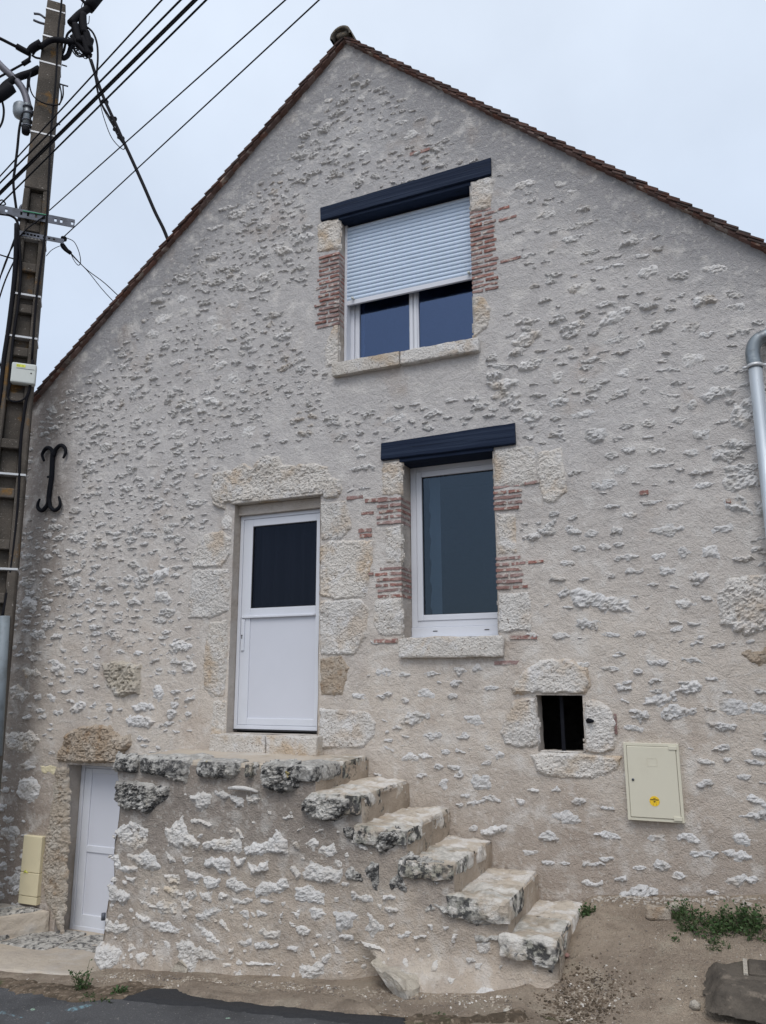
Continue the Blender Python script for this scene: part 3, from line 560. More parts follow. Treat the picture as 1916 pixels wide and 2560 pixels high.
rock_box('window_sill', pm_[0] + .003, pr_[0], -.06, .21, zt - .125, zt + .003, m_quoin, house, .008, .015, .012, 5, label='rough pitted right half of the upper window sill')
a, b = at(997, 1600, -.03), at(1259, 1641, -.03)
rock_box('window_sill', a[0], b[0], -.045, .2, b[2], o2[2] + .002, m_quoin, house, .008, .015, .012, 9, label='pitted stone sill of the tall lower window')
a, b = at(527, 1840, -.1), at(789, 1872, -.1); od = OP['door']
for (xa, xb, s_) in ((a[0], a[0] + .58, 1), (a[0] + .585, b[0] + .02, 2)):
    rock_box('threshold_stone', xa, xb, -.12, .1, -.66, od[2] - .004, m_quoin, house, .006, .018, .012, 20 + s_)

# ------------------------------------------------------------------ upper window with roller shutter
def frame_boxes(x0, x1, z0, z1, w_, yf, yb, mb=None):
    mb = mb or MB(); mb.box(x0, x0 + w_, yf, yb, z0, z1); mb.box(x1 - w_, x1, yf, yb, z0, z1); mb.box(x0 + w_, x1 - w_, yf + .001, yb, z1 - w_, z1); mb.box(x0 + w_, x1 - w_, yf + .001, yb, z0, z0 + w_); return mb
x0, x1, z0, z1 = OP['w1']; yf = .2
x1 += .062
win1 = frame_boxes(x0 + .004, x1 - .004, z0 + .006, z1, .062, yf, yf + .07).build('window', m_pvc, house, True, .003)
win1['label'] = 'upper two pane window half covered by its shutter'
cxm = at(1035, 800, yf + .01)[0]
frame_boxes(x0 + .07, cxm - .002, z0 + .07, z1 - .07, .045, yf + .012, yf + .06).build('sash', m_pvc, win1, True, .003)
frame_boxes(cxm + .002, x1 - .07, z0 + .07, z1 - .07, .045, yf + .012, yf + .06).build('sash', m_pvc, win1, True, .003)
for sx in (-.03, .012): box('mullion_cover', cxm + sx - .008, cxm + sx + .022, yf + .002, yf + .011, z0 + .07, z1 - .07, m_pvc, win1, .002)
box('pane', x0 + .11, cxm - .045, yf + .03, yf + .036, z0 + .11, z1 - .11, m_glass1, win1)
box('pane', cxm + .045, x1 - .11, yf + .03, yf + .036, z0 + .11, z1 - .11, m_glass1, win1)
mb = MB(); pts = []
for i in range(26):
    z_ = z0 + .05 + (z1 - z0 - .1) * i / 25; pts.append((x0 + .135 + .006 * math.sin(i * 2.1), z_))
V = [(x0 + .11, yf + .09, p[1]) for p in pts] + [(p[0], yf + .09, p[1]) for p in pts] + [(x0 + .11, yf + .094, p[1]) for p in pts] + [(p[0], yf + .094, p[1]) for p in pts]
n = len(pts); mb.add(V, [(i, i + n, i + n + 1, i + 1) for i in range(n - 1)] + [(i + 2 * n, i + 2 * n + 1, i + 3 * n + 1, i + 3 * n) for i in range(n - 1)] + [(i + n, i + 3 * n, i + 3 * n + 1, i + n + 1) for i in range(n - 1)])
mb.build('lace_curtain', m_net, win1)
# shutter: guide rails, 20 slats, end bar, stops
sbot = at(1020, 735, .14)[2]; ys = .125
x1 -= .04
shut = MB(); shut.box(x0 + .004, x0 + .03, ys - .02, yf - .002, z0 + .006, z1); shut.box(x1 - .03, x1 - .004, ys - .02, yf - .002, z0 + .006, z1); shut.box(x0 + .03, x1 - .03, ys + .02, yf - .003, z1 - .03, z1)
shut = shut.build('roller_shutter', m_pvc, house, True, .002); shut['label'] = 'pale roller shutter lowered over the upper window'
ns_ = 19; hz = (z1 - .03 - (sbot + .05)) / ns_
sm = None
for i in range(ns_):
    zz = sbot + .05 + hz * i
    if sm is None:
        V = []; K = 7
        for k in range(K + 1):
            t = k / K; V += [(x0 + .028, ys - .004 - .0085 * math.sin(math.pi * min(1, t * 1.12)) ** .6 if t < .9 else ys + .004, hz * t), (x1 - .028, ys - .004 - .0085 * math.sin(math.pi * min(1, t * 1.12)) ** .6 if t < .9 else ys + .004, hz * t)]
        V += [(x0 + .028, ys + .012, hz), (x1 - .028, ys + .012, hz), (x0 + .028, ys + .012, 0), (x1 - .028, ys + .012, 0)]
        Fc = [(2 * k, 2 * k + 1, 2 * k + 3, 2 * k + 2) for k in range(K + 2)] + [(2 * K + 4, 2 * K + 5, 1, 0)]
        V = [(a, b, c + zz) for a, b, c in V]
        sm = mesh('slat', V, Fc, m_slat, shut); sm0 = sm.location.copy()
    else:
        c = sm.copy(); COL.objects.link(c); c.parent = shut; c.location = sm0 + Vector((0, 0, hz * i))
box('end_bar', x0 + .028, x1 - .028, ys - .012, ys + .014, sbot, sbot + .048, m_pvc, shut, .003)
for xx in (x0 + .10, x1 - .08): MB().tube([(xx, ys - .01, sbot + .055), (xx, ys - .045, sbot + .052)], [.011, .013], 10).build('shutter_stop', m_greybox, shut, False)

# ------------------------------------------------------------------ tall lower window
x0, x1, z0, z1 = OP['w2']; yf = .22
x1 += .085
win2 = frame_boxes(x0 + .003, x1 - .003, z0 + .10, z1, .055, yf, yf + .07)
win2.box(x0 + .003, x1 - .003, yf - .012, yf + .07, z0 + .02, z0 + .099)
win2 = win2.build('window', m_pvc, house, True, .003); win2['label'] = 'tall fixed lower window with one dark slate pane'
frame_boxes(x0 + .061, x1 - .061, z0 + .155, z1 - .056, .05, yf - .008, yf + .05).build('sash', m_pvc, win2, True, .004)
box('pane', x0 + .108, x1 - .108, yf + .022, yf + .028, z0 + .20, z1 - .10, m_glass2, win2)
frame_boxes(x0 + .110, x1 - .110, z0 + .204, z1 - .106, .005, yf + .01, yf + .022).build('gasket', m_gasket, win2)
box('sill_strip', x0 - .02, x1 + .01, yf - .05, yf - .0, z0 + .004, z0 + .019, m_pvc, win2, .003)
for xx in (x0 + .2, x1 - .26): box('drain_cap', xx, xx + .04, yf - .015, yf - .0125, z0 + .062, z0 + .069, m_ink, win2)
V = []; n = 30
for i in range(n + 1):
    z_ = z0 + .16 + (z1 - z0 - .2) * i / n; V += [(x0 + .145 + .008 * math.sin(i * 1.3) + .004 * math.sin(i * 3.7), yf + .11, z_), (x0 + .245, yf + .11, z_), (x0 + .245, yf + .114, z_)]
mesh('net_curtain', V, [(3 * i + j, 3 * i + j + 1, 3 * i + j + 4, 3 * i + j + 3) for i in range(n) for j in (0, 1)], m_net, win2)

# ------------------------------------------------------------------ white entrance door
x0, x1, z0, z1 = OP['door']; yf = .1; zt = at(603, 1292, yf)[2]; zb_ = at(583, 1822, yf)[2]
xl = at(584, 1815, yf)[0]; xr = x1 + .055
door = frame_boxes(xl, xr, zb_, zt, .035, yf, yf + .06).build('door', m_pvc, house, True, .003); door['label'] = 'white entrance door with dark glazed upper half'
zg1 = at(632, 1316, yf)[2]; zg0 = at(625, 1521, yf)[2]; xg0 = at(629, 1420, yf)[0]; xg1 = at(790, 1420, yf)[0]
zp1 = at(620, 1545, yf)[2]; zp0 = at(615, 1795, yf)[2]; xp0 = at(616, 1650, yf)[0]; xp1 = at(788, 1650, yf)[0]
lf = MB(); a_x, b_x = xl + .037, xr - .037
lf.box(a_x, xg0, yf + .006, yf + .055, zb_ + .037, zt - .037); lf.box(xg1, b_x, yf + .006, yf + .055, zb_ + .037, zt - .037)
lf.box(xg0, xg1, yf + .007, yf + .055, zg1, zt - .037); lf.box(xg0, xg1, yf + .007, yf + .055, zp1, zg0); lf.box(xg0, xg1, yf + .007, yf + .055, zb_ + .037, zp0)
lf.build('door_leaf', m_pvc, door, True, .003)
box('pane', xg0 - .005, xg1 + .005, yf + .025, yf + .031, zg0 - .005, zg1 + .005, m_glass3, door)
frame_boxes(xg0, xg1, zg0, zg1, .006, yf + .012, yf + .024).build('gasket', m_gasket, door)
box('door_panel', xg0, xg1, yf + .018, yf + .04, zp0, zp1, m_panel, door)
box('drip_rail', xl + .05, xg1, yf - .012, yf + .006, zp1 - .002, zp1 + .018, m_pvc, door, .003)
box('lock_plate', xl + .052, xl + .085, yf - .008, yf + .005, zp1 - .30, zp1 - .01, m_pvc, door, .003)
MB().tube([(xl + .063, yf - .0085, zp1 - .16), (xl + .063, yf - .0105, zp1 - .16)], .008, 10).build('keyhole', m_ink, door, False)
box('keyhole', xl + .059, xl + .067, yf - .0105, yf - .0082, zp1 - .19, zp1 - .16, m_ink, door)
V = []; n = 60
for i in range(n + 1):
    xx = xg0 - .03 + (xg1 - xg0 + .06) * i / n; yy = yf + .13 + .045 * math.sin(i * .55) + .015 * math.sin(i * 1.4); V += [(xx, yy, zg0 - .1), (xx, yy, zg1 + .1)]
mesh('curtain', V, [(2 * i, 2 * i + 2, 2 * i + 3, 2 * i + 1) for i in range(n)], m_curtain, door, False)
box('bottom_seal', xl, xr, yf - .004, yf + .05, zb_ - .012, zb_ - .001, m_gasket, door)

# ------------------------------------------------------------------ cellar door
x0, x1, z0, z1 = OP['cellar']; yf = .18; zb_ = at(180, 2325, yf)[2]
xl = x0 + .004
cdr = frame_boxes(xl, x1 - .004, zb_, z1 - .002, .045, yf, yf + .06).build('cellar_door', m_pvc, house, True, .003); cdr['label'] = 'low white cellar door half hidden by the steps'
zr1 = at(215, 2113, yf)[2]; zr0 = at(213, 2130, yf)[2]; za = at(230, 1933, yf)[2]; zc_ = at(200, 2310, yf)[2]; xa = xl + .135
lf = MB(); lf.box(xl + .047, xa, yf + .006, yf + .05, zb_ + .04, z1 - .05); lf.box(x1 - .14, x1 - .05, yf + .006, yf + .05, zb_ + .04, z1 - .05)
lf.box(xa, x1 - .14, yf + .007, yf + .05, za, z1 - .05); lf.box(xa, x1 - .14, yf + .007, yf + .05, zr0, zr1); lf.box(xa, x1 - .14, yf + .007, yf + .05, zb_ + .04, zb_ + .15)
lf.build('door_leaf', m_pvc, cdr, True, .004)
box('door_panel', xa, x1 - .14, yf + .02, yf + .04, zr1, za, m_panel, cdr); box('door_panel', xa, x1 - .14, yf + .02, yf + .04, zb_ + .15, zr0, m_panel, cdr)
hp = at(263, 2290, yf - .03); MB().tube([(hp[0], yf - .05, hp[2] - .03), (hp[0], yf - .05, hp[2] + .03)], .02, 10).build('door_knob', m_steel, cdr, False)

# ------------------------------------------------------------------ vent hole bar
x0, x1, z0, z1 = OP['vent']; xm = at(1406, 1800, .1)[0]
box('vent_bar', xm - .012, xm + .016, .09, .105, z0 - .02, z1 + .02, m_iron, house, .002)
h_ = at(1481, 1802, -.03); MB().tube([(h_[0] - .03, -.03, h_[2]), (h_[0] + .01, -.07, h_[2])], [.02, .012], 8).build('hinge_pin', m_iron, house, False)

# ------------------------------------------------------------------ roof: deck, verge tiles course by course, ridge
roof = MB()
for sgn, sl_ in ((-1, .845), (1, -.911)):
    xe = WX0 - .2 if sgn < 0 else WX1 + .25
    za = APX[1] + .005; ze = float(roofz(xe)) + .005
    V = [(APX[0], -.02, za), (xe, -.02, ze), (xe, 7.6, ze), (APX[0], 7.6, za)]; V += [(x, y, z + .012) for x, y, z in V]
    roof.add(V, [(0, 1, 2, 3), (7, 6, 5, 4), (0, 4, 5, 1), (1, 5, 6, 2), (2, 6, 7, 3), (3, 7, 4, 0)])
roof = roof.build('roof', m_tile, house)
def tile_mesh(name, V, mat):  return mesh(name, V, [(3, 2, 1, 0), (4, 5, 6, 7), (0, 1, 5, 4), (1, 2, 6, 5), (2, 3, 7, 6), (3, 0, 4, 7)], mat, roof)
courses = MB()
for sgn, sl_ in ((-1, .845), (1, .911)):
    xe = WX0 - .2 if sgn < 0 else WX1 + .25
    Lr = math.hypot(xe - APX[0], (xe - APX[0]) * sl_); ux = sgn / math.hypot(1, sl_); uz = -sl_ / math.hypot(1, sl_); nx_, nz_ = -uz * sgn * sgn, abs(ux)
    nx_ = sgn * abs(uz); nz_ = abs(ux)
    g_ = .106; n = int(Lr / g_)
    for i in range(n + 1):
        for lay in (0, 1):
            s1 = (i + 1) * g_ + (0 if lay == 0 else -.05) + random.uniform(-.006, .006); s0 = s1 - (.21 if lay == 0 else .12)
            nb = (.010 if lay == 0 else -.012) + random.uniform(-.002, .002); th = .014 if lay == 0 else .016; lift = .022 if lay == 0 else .010
            y0_ = (-.075 if lay == 0 else -.058) + random.uniform(-.006, .006); y1_ = y0_ + .16
            P = []
            for y in (y0_, y1_):
                for (s_, nn_) in ((s0, nb - (.012 if lay == 0 else 0)), (s1, nb + lift), (s1, nb + lift + th), (s0, nb + th - (.012 if lay == 0 else 0))):
                    P.append((APX[0] + ux * s_ + nx_ * nn_, y, APX[1] + uz * s_ + nz_ * nn_))
            ordr = P if sgn > 0 else P
            fcs = [(3, 2, 1, 0), (4, 5, 6, 7), (0, 1, 5, 4), (1, 2, 6, 5), (2, 3, 7, 6), (3, 0, 4, 7)]
            mesh('roof_tile' if lay == 0 else 'bedding_tile', P, [f if sgn < 0 else f[::-1] for f in fcs], m_tile if lay == 0 else m_tile2, roof)
        s1 = (i + 1) * g_; s0 = s1 - .2; P = []
        for y in (.09, 7.6):
            for (s_, nn_) in ((s0, .002), (s1, .030), (s1, .044), (s0, .016)): P.append((APX[0] + ux * s_ + nx_ * nn_, y, APX[1] + uz * s_ + nz_ * nn_))
        courses.add(P, [f if sgn < 0 else f[::-1] for f in fcs])
co = courses.build('tile_courses', m_tile, roof); co['kind'] = 'stuff'
for k in range(20):
    mb = MB(); y0_ = -.12 + k * .38; V = []; n = 12; K = 5
    for j in range(K + 1):
        y = y0_ + .40 * j / K; R = .108 + .012 * (1 - j / K)
        for i in range(n + 1):
            t = math.pi * i / n; rr = R * (1 + .02 * random.uniform(-1, 1))
            V.append((APX[0] - .012 - math.cos(t) * rr, y, APX[1] - .012 + math.sin(t) * rr))
        for i in range(n + 1):
            t = math.pi * i / n; V.append((APX[0] - .012 - math.cos(t) * (R - .025), y, APX[1] - .012 + math.sin(t) * (R - .025)))
    m2 = 2 * (n + 1)
    for j in range(K):
        for i in range(n): a = j * m2 + i; mb.f.append((a, a + 1, a + m2 + 1, a + m2)); a += n + 1; mb.f.append((a + m2, a + m2 + 1, a + 1, a))
    for i in range(n): mb.f.append((i, i + n + 1, i + n + 2, i + 1)); a = K * m2 + i; mb.f.append((a + 1, a + n + 2, a + n + 1, a))
    mb.v = V; mb.build('ridge_tile', m_ridge, roof, False)
rock_box('ridge_mortar', APX[0] - .085, APX[0] + .07, -.10, 0.02, APX[1] + .0, APX[1] + .075, m_ridge, roof, .01, .025, .03, 4)

# ------------------------------------------------------------------ ground
def G(x, y):
    x = np.asarray(x, float); y = np.asarray(y, float)
    g = -1.74 + .09 * np.clip(x, -40, 40)
    g = g + .335 * np.clip((y + 1.15) / 1.15, 0, 1) * smooth(-1.5, -.95, x)
    g = g - .34 * smooth(-1.15, -.55, y) * (1 - smooth(-4.75, -4.5, x))
    g = g - .06 * np.exp(-((x + 1.0) ** 2 + (y + 1.0) ** 2) / .06) * (x > -1.25)
    return g
def ground_hit(px, py, dz=0.):
    x = (px - W0 / 2) / F; y = -(py - H0 / 2) / F; d = BF + x * BR + y * BU; t = 3.
    for _ in range(60):
        p = d * t; t += (p[2] - (G(p[0], p[1] - D) + dz)) / -d[2] * .6
    p = d * t; return np.array((p[0], p[1] - D, p[2]))
def gnoise(X, Y): return .012 * fbm(X * 3, Y * 3, 51, 3) + .006 * fbm(X * 14, Y * 14, 52, 3) + .004 * fbm(X * 45, Y * 45, 53, 2)
gx = np.concatenate([[-300, -60, -20, -12, -9], np.arange(-7.8, 2.6, .035), [4, 8, 15, 60, 300]]); gy = np.concatenate([[-300, -80, -30, -12, -6, -4], np.arange(-3.2, .1, .035), [2, 8, 30, 300]])
X, Y = np.meshgrid(gx, gy); near = smooth(-3.2, -2.9, Y) * (1 - smooth(.05, .1, Y))
Z = G(X, Y) + gnoise(X, Y) * near
edge_px = [(-200, 2420), (0, 2462), (110, 2482), (200, 2500), (300, 2492), (360, 2478), (430, 2480), (520, 2496), (640, 2512), (760, 2530), (900, 2548), (1000, 2556), (1150, 2600), (1500, 2700), (1916, 2800)]
EP = np.array([ground_hit(*p)[:2] for p in edge_px]); EP = EP[np.argsort(EP[:, 0])]
def redge(x): return np.interp(x, EP[:, 0], EP[:, 1])
under = smooth(0, .06, redge(X) - Y + .01 * 0)
Z = Z - .05 * under
idg = np.arange(X.size).reshape(X.shape)
q = np.stack([idg[:-1, :-1], idg[:-1, 1:], idg[1:, 1:], idg[1:, :-1]], -1).reshape(-1, 4)
g = mesh('ground', np.stack([X.ravel(), Y.ravel(), Z.ravel()], 1), q, m_sand, None, False); g['kind'] = 'structure'
# road: asphalt sheet, its ragged edge follows the photo
rx = np.concatenate([[-300, -60, -20, -12, -9], np.arange(-8, 3, .022), [5, 10, 20, 60, 300]]); V = []; K = 26
for x in rx:
    e_ = redge(x) + .045 * float(fbm(np.array(x * 3.3), np.array(1.), 61, 5, .65))
    for k in range(K + 1):
        t = k / K; y = e_ - (1.4 * t if t < .8 else 1.12 + (t - .8) * 5 * (12 if k < K else 12)); V.append((x, y, 0))
V = np.array(V); nr = (V[:, 1] > -4)
V[:, 2] = G(V[:, 0], V[:, 1]) + .010 + (.004 * fbm(V[:, 0] * 4, V[:, 1] * 4, 66, 3) + .0015 * fbm(V[:, 0] * 40, V[:, 1] * 40, 67, 2)) * nr
top_i = np.arange(len(rx)) * (K + 1); V[top_i, 2] -= .02
Fc = [(i * (K + 1) + k, i * (K + 1) + k + 1, (i + 1) * (K + 1) + k + 1, (i + 1) * (K + 1) + k) for i in range(len(rx) - 1) for k in range(K)]
rd = mesh('road', V, Fc, m_asph, None, False); rd['kind'] = 'structure'
def patch(name, pts, dz, mat, kind='structure', step=.025, amp=.004, thick=.0, jag=.02, seed=70, parent=None, zf=None):
    "thin irregular sheet lying on the ground, outline given in photo pixels"
    P = [tuple(ground_hit(*p, dz)[:2]) for p in pts]; A = np.array(P); lo = A.min(0) - .03; hi = A.max(0) + .03
    X, Y = np.meshgrid(np.arange(lo[0], hi[0], step), np.arange(lo[1], hi[1], step))
    sd = sdist(X, Y, P) + jag * fbm(X * 9, Y * 9, seed, 3)
    Z = (zf(X, Y) if zf else G(X, Y)) + gnoise(X, Y) * .3 + dz * smooth(-.01, .03, sd) - .03 * (sd < 0) + amp * fbm(X * 12, Y * 12, seed + 3, 4)
    id_ = np.arange(X.size).reshape(X.shape); ok = sd > 0; kp = ok[:-1, :-1] | ok[1:, :-1] | ok[:-1, 1:] | ok[1:, 1:]
    q = np.stack([id_[:-1, :-1], id_[:-1, 1:], id_[1:, 1:], id_[1:, :-1]], -1)[kp]; us, inv = np.unique(q, return_inverse=True)
    o = mesh(name, np.stack([X.ravel(), Y.ravel(), Z.ravel()], 1)[us], inv.reshape(q.shape), mat, parent, False)
    if kind: o['kind'] = kind
    return o
patch('tar_strip', [(300, 2492), (380, 2468), (450, 2468), (520, 2482), (640, 2500), (760, 2512), (900, 2530), (1020, 2540), (1020, 2556), (880, 2552), (740, 2538), (600, 2522), (480, 2510), (380, 2502)], .028, m_tar)
patch('dirt_verge', [(-60, 2425), (0, 2436), (120, 2452), (240, 2462), (330, 2450), (420, 2462), (360, 2482), (290, 2496), (200, 2504), (110, 2488), (0, 2466), (-60, 2455)], .024, m_dirt, jag=.06)
patch('dirt_verge', [(700, 2498), (820, 2508), (960, 2522), (1150, 2538), (1290, 2520), (1310, 2540), (1180, 2552), (1000, 2552), (800, 2532)], .022, m_dirt, seed=92, jag=.09)
for pts, mt in (([(72, 2518), (90, 2514), (94, 2518), (76, 2524)], m_chalk1), ([(560, 2539), (580, 2537), (580, 2541), (562, 2543)], m_chalk1)):
    patch('road_marking', pts, .022, mt, jag=.003, step=.006, amp=0)
patch('road_marking', [(0, 2523), (60, 2536), (150, 2556), (110, 2556), (40, 2540), (0, 2531)], .020, m_chalk2, jag=.03, step=.012, amp=0)
patch('road_marking', [(160, 2520), (220, 2507), (240, 2508), (180, 2526)], .020, m_chalk2, jag=.02, step=.01, amp=0, seed=79)

# ------------------------------------------------------------------ cellar forecourt: cement apron, stone sill, raised slab
fz = empty('cellar_forecourt', (-5.6, -.5, -2.4), 'pale cement apron with stained stone sill before the cellar door', 'forecourt')
X, Y = np.meshgrid(np.arange(-8.2, -4.5, .03), np.arange(-1.35, .2, .03))
fr_ = np.interp(X, [-8.2, -6.4, -5.6, -4.9, -4.5], [-1.25, -1.2, -1.12, -1.0, -.98])
zz = -2.33 + .10 * smooth(-.2, -1.1, Y) * 1 + .03 * np.clip(X + 5.5, -2, 1) * smooth(-.2, -1.1, Y) + .006 * fbm(X * 5, Y * 5, 5, 3)
zz = np.where(Y < fr_, zz - .25, zz)
id_ = np.arange(X.size).reshape(X.shape); q = np.stack([id_[:-1, :-1], id_[:-1, 1:], id_[1:, 1:], id_[1:, :-1]], -1).reshape(-1, 4)
mesh('cement_apron', np.stack([X.ravel(), Y.ravel(), zz.ravel()], 1), q, m_apron, fz, False)
jx = OP['cellar'][0]
rock_box('sill_stone', jx - .75, jx - .28, -.55, -.22, -2.42, -2.285, m_speck, fz, .015, .03, .03, 31, fr=7)
rock_box('sill_stone', jx - .26, jx + .3, -.42, .12, -2.42, -2.312, m_speck, fz, .012, .03, .03, 32, fr=7)
rock_box('sill_stone', jx + .31, jx + .85, -.28, .15, -2.42, -2.322, m_speck, fz, .012, .03, .03, 33, fr=7)
rock_box('raised_slab', -8.2, jx - .06, -.4, .0, -2.5, -2.13, m_apron, fz, .012, .04, .03, 34, label='raised cement slab under the cream conduit cover', shape=lambda p: (p[0] - max(0, (-p[1] - .02)) * .9 * (1 if p[0] > jx - .6 else 0), p[1], p[2]))
rock_box('slab_edge_stone', jx - .42, jx - .1, -.36, -.02, -2.24, -2.125, m_speck, fz, .012, .025, .025, 35, shape=lambda p: (p[0] - (-p[1]) * .9, p[1], p[2]))

# ------------------------------------------------------------------ stone staircase
st = empty('outdoor_staircase', (-2.9, -.45, -2.1), 'short flight of worn lichen-stained stone steps up to the white door', 'staircase')
YF = -.88
nose = [(-2.759, -.618), (-2.40, -.785), (-2.06, -.985), (-1.735, -1.178), (-1.39, -1.372), (-1.085, -1.56)]
LX = -4.68
def topz(x):
    x = np.asarray(x); z = np.full(x.shape, nose[0][1])
    for (xa, za), (xb, zb2) in zip(nose[:-1], nose[1:]): z = np.where(x > xa, zb2, z)
    return z - .03
def sdp(x, z):   # relief of the stair's street face
    b = .02 * fbm(x * 1.5, z * 1.5, 41, 2) + .010 * fbm(x * 6, z * 6, 42, 3) + .004 * fbm(x * 24, z * 24, 43, 2)
    # bulging rock footing, cut off by a sharp overhanging edge on its left
    e1, e2 = at(905, 2345, YF), at(1005, 2520, YF); t = np.clip((e1[2] - z) / (e1[2] - e2[2]), -1, 1.3); xe = e1[0] + (e2[0] - e1[0]) * t
    b = b + .17 * smooth(-.015, .03, x - xe) * smooth(e1[2] - .02, e2[2] + .1, z) * (1 - .6 * smooth(.15, 1.1, x - xe)) + .03 * smooth(e1[2] + .1, e2[2], z) * fbm(x * 4, z * 4, 49, 3) * (x > xe)
    b = b - .17 * np.exp(-((x - xe + .06) / .16) ** 2) * smooth(e1[2] + .05, e2[2], z)
    b = b + .05 * smooth(-1.95, -2.2, z) * (1 - smooth(e1[0] - .6, e1[0] - .2, x))
    return b
LP = [at(*p, -.85) for p in [(292, 1935), (301, 2000), (294, 2070), (286, 2110), (282, 2200), (268, 2270), (259, 2330), (246, 2420)]]
LZ = [p[2] for p in LP]; LXS = [p[0] for p in LP]
def leftx(z): return np.interp(z, LZ[::-1], LXS[::-1]) + .018 * fbm(z * 7.1, z * 0 + 2., 44, 4)
xs_ = grid_lines(LX, nose[-1][0], .02, [n_[0] for n_ in nose]); zs_ = np.arange(-2.45, -.6, .02)
X, Z = np.meshgrid(xs_, zs_); Z2 = np.minimum(Z, topz(X)); t_ = 1 - smooth(LX, LX + .5, X); X2 = X + (leftx(Z2) - LX) * t_ * (X < LX + .5)
Y = YF - sdp(X2, Z2)
roundc = .05 * (1 - smooth(0, .07, X - LX)) ** 2; Y = Y + roundc
idg = np.arange(X.size).reshape(X.shape); cl = Z > topz(X) + 1e-9; cxs = (xs_[:-1] + xs_[1:]) / 2
kp = zs_[:-1, None] < topz(cxs)[None, :]
q = np.stack([idg[:-1, :-1], idg[:-1, 1:], idg[1:, 1:], idg[1:, :-1]], -1)
# make step tops vertical: columns right of a nosing get their own top
Z3 = Z.copy()
mbv = []; mbf = []; base = 0
bounds = [LX] + [n_[0] for n_ in nose]
tops = [n_[1] - .03 for n_ in nose]
for k in range(6):
    xa, xb = bounds[k], bounds[k + 1]; tz = tops[k]
    sx = np.linspace(xa, xb, max(3, int((xb - xa) / .02))); sz_ = np.append(np.arange(-2.45, tz - .005, .02), tz)
    X, Z = np.meshgrid(sx, sz_); f_ = (1 - smooth(LX, LX + .5, X)); Xd = X + (leftx(Z) - LX) * f_
    Y = YF - sdp(Xd, Z) + .05 * (1 - smooth(0, .07, X - LX)) ** 2
    if k == 5: Y = Y + .06 * smooth(xb - .10, xb, X) ** 2
    id_ = np.arange(X.size).reshape(X.shape) + base
    mbv.append(np.stack([Xd.ravel(), Y.ravel(), Z.ravel()], 1)); mbf.append(np.stack([id_[:-1, :-1], id_[:-1, 1:], id_[1:, 1:], id_[1:, :-1]], -1).reshape(-1, 4)); base += X.size
    if k == 0: rv, rf, rbase = [], [], 0
    # top and right-hand riser (seen between the step stones)
    tzs = [(xa, tz, xb, tz), (xb, tz, xb, (tops[k + 1] if k < 5 else -2.45))]
    for (p, pz, r_, rz) in tzs:
        n1 = max(2, int(max(abs(r_ - p), abs(rz - pz)) / .025)); n2 = 36
        a_, b_ = np.meshgrid(np.linspace(0, 1, n1 + 1), np.linspace(0, 1, n2 + 1)); XX = p + (r_ - p) * a_; ZZ = pz + (rz - pz) * a_; YY = (YF - .0) * (1 - b_) + .03 * b_
        YY = np.where(b_ == 0, YF - sdp(XX, ZZ) + (.06 if k == 5 and p == r_ else 0), YY)
        d_ = .012 * fbm(YY * 6 + k, (XX + ZZ) * 6, 47, 3)
        if p == r_: XX = XX + d_ * (b_ > 0)
        else: ZZ = ZZ + d_ * (b_ > 0)
        id_ = np.arange(XX.size).reshape(XX.shape) + rbase
        rv.append(np.stack([XX.ravel(), YY.ravel(), ZZ.ravel()], 1)); rf.append(np.stack([id_[:-1, :-1], id_[:-1, 1:], id_[1:, 1:], id_[1:, :-1]], -1).reshape(-1, 4)); rbase += XX.size
# left flank of the block
zl_ = np.arange(-2.45, tops[0] + .02, .03); A_, B_ = np.meshgrid(np.linspace(YF, .03, 30), zl_); fr0 = smooth(YF, YF + .1, A_); XX = leftx(B_) + .01 * fbm(A_ * 5, B_ * 5, 48, 3) * fr0; YY = np.where(A_ <= YF + 1e-6, YF - sdp(leftx(B_), B_) + .05, np.maximum(A_, YF + .04))
id_ = np.arange(XX.size).reshape(XX.shape) + base; mbv.append(np.stack([XX.ravel(), YY.ravel(), B_.ravel()], 1)); mbf.append(np.stack([id_[:-1, :-1], id_[1:, :-1], id_[1:, 1:], id_[:-1, 1:]], -1).reshape(-1, 4))
mesh('risers', np.concatenate(rv), np.concatenate(rf), m_riser, st, False)
core = mesh('stair_block', np.concatenate(mbv), np.concatenate(mbf), m_sand_plaster, st, False)
# landing mortar top and step stones
rock_box('landing_top', LX + .02, nose[0][0] - .03, YF + .02, .02, -.70, -.618, m_apron, st, .006, .04, .02, 50)
tw = [.335, .33, .325, .345, .32]
def splitstones(k, xa, xb, zt, zb2, ys_, mats, prot=.02):
    for j, ((ya, yb), mt) in enumerate(zip(ys_, mats)):
        rock_box('step_stone', xa, xb + random.uniform(-.008, .012), ya, yb, zb2, zt + random.uniform(-.006, .004), mt, st, .016, .020, .016, 60 + k * 5 + j, fr=10)
m_step = material('step_limestone', (.63, .60, .55), [((.46, .39, .31), 4, 5, .50, .58, .9), ((.70, .68, .65), 9, 5, .56, .68, .7), ((.27, .27, .22), 14, 8, .44, .52, .7, 'noise', (5, .42, .52), .35), ((.055, .055, .056), 22, 11, .44, .54, .93, 'noise', (5, .43, .52), .22), ((.50, .26, .05), 4.3, 5, .715, .73, .7)],
    rough=.95, bumps=[(30, 7, .016), (100, 5, .009)], spec=.2)
for k in range(1, 6):
    xb, zt = nose[k]; xa = nose[k - 1][0] - .03; hgt = [0, .13, .11, .10, .12, .12][k]; yfk = [0, YF - .05, YF - .04, YF - .03, YF - .03, YF - .035][k]
    split = [0, -.55, -.60, -.35, -.52, -.42][k]
    splitstones(k, xa - (.02 if k > 1 else 0), xb, zt, zt - hgt, [(yfk, split), (split + .004, .0)], [m_step, m_treadp])
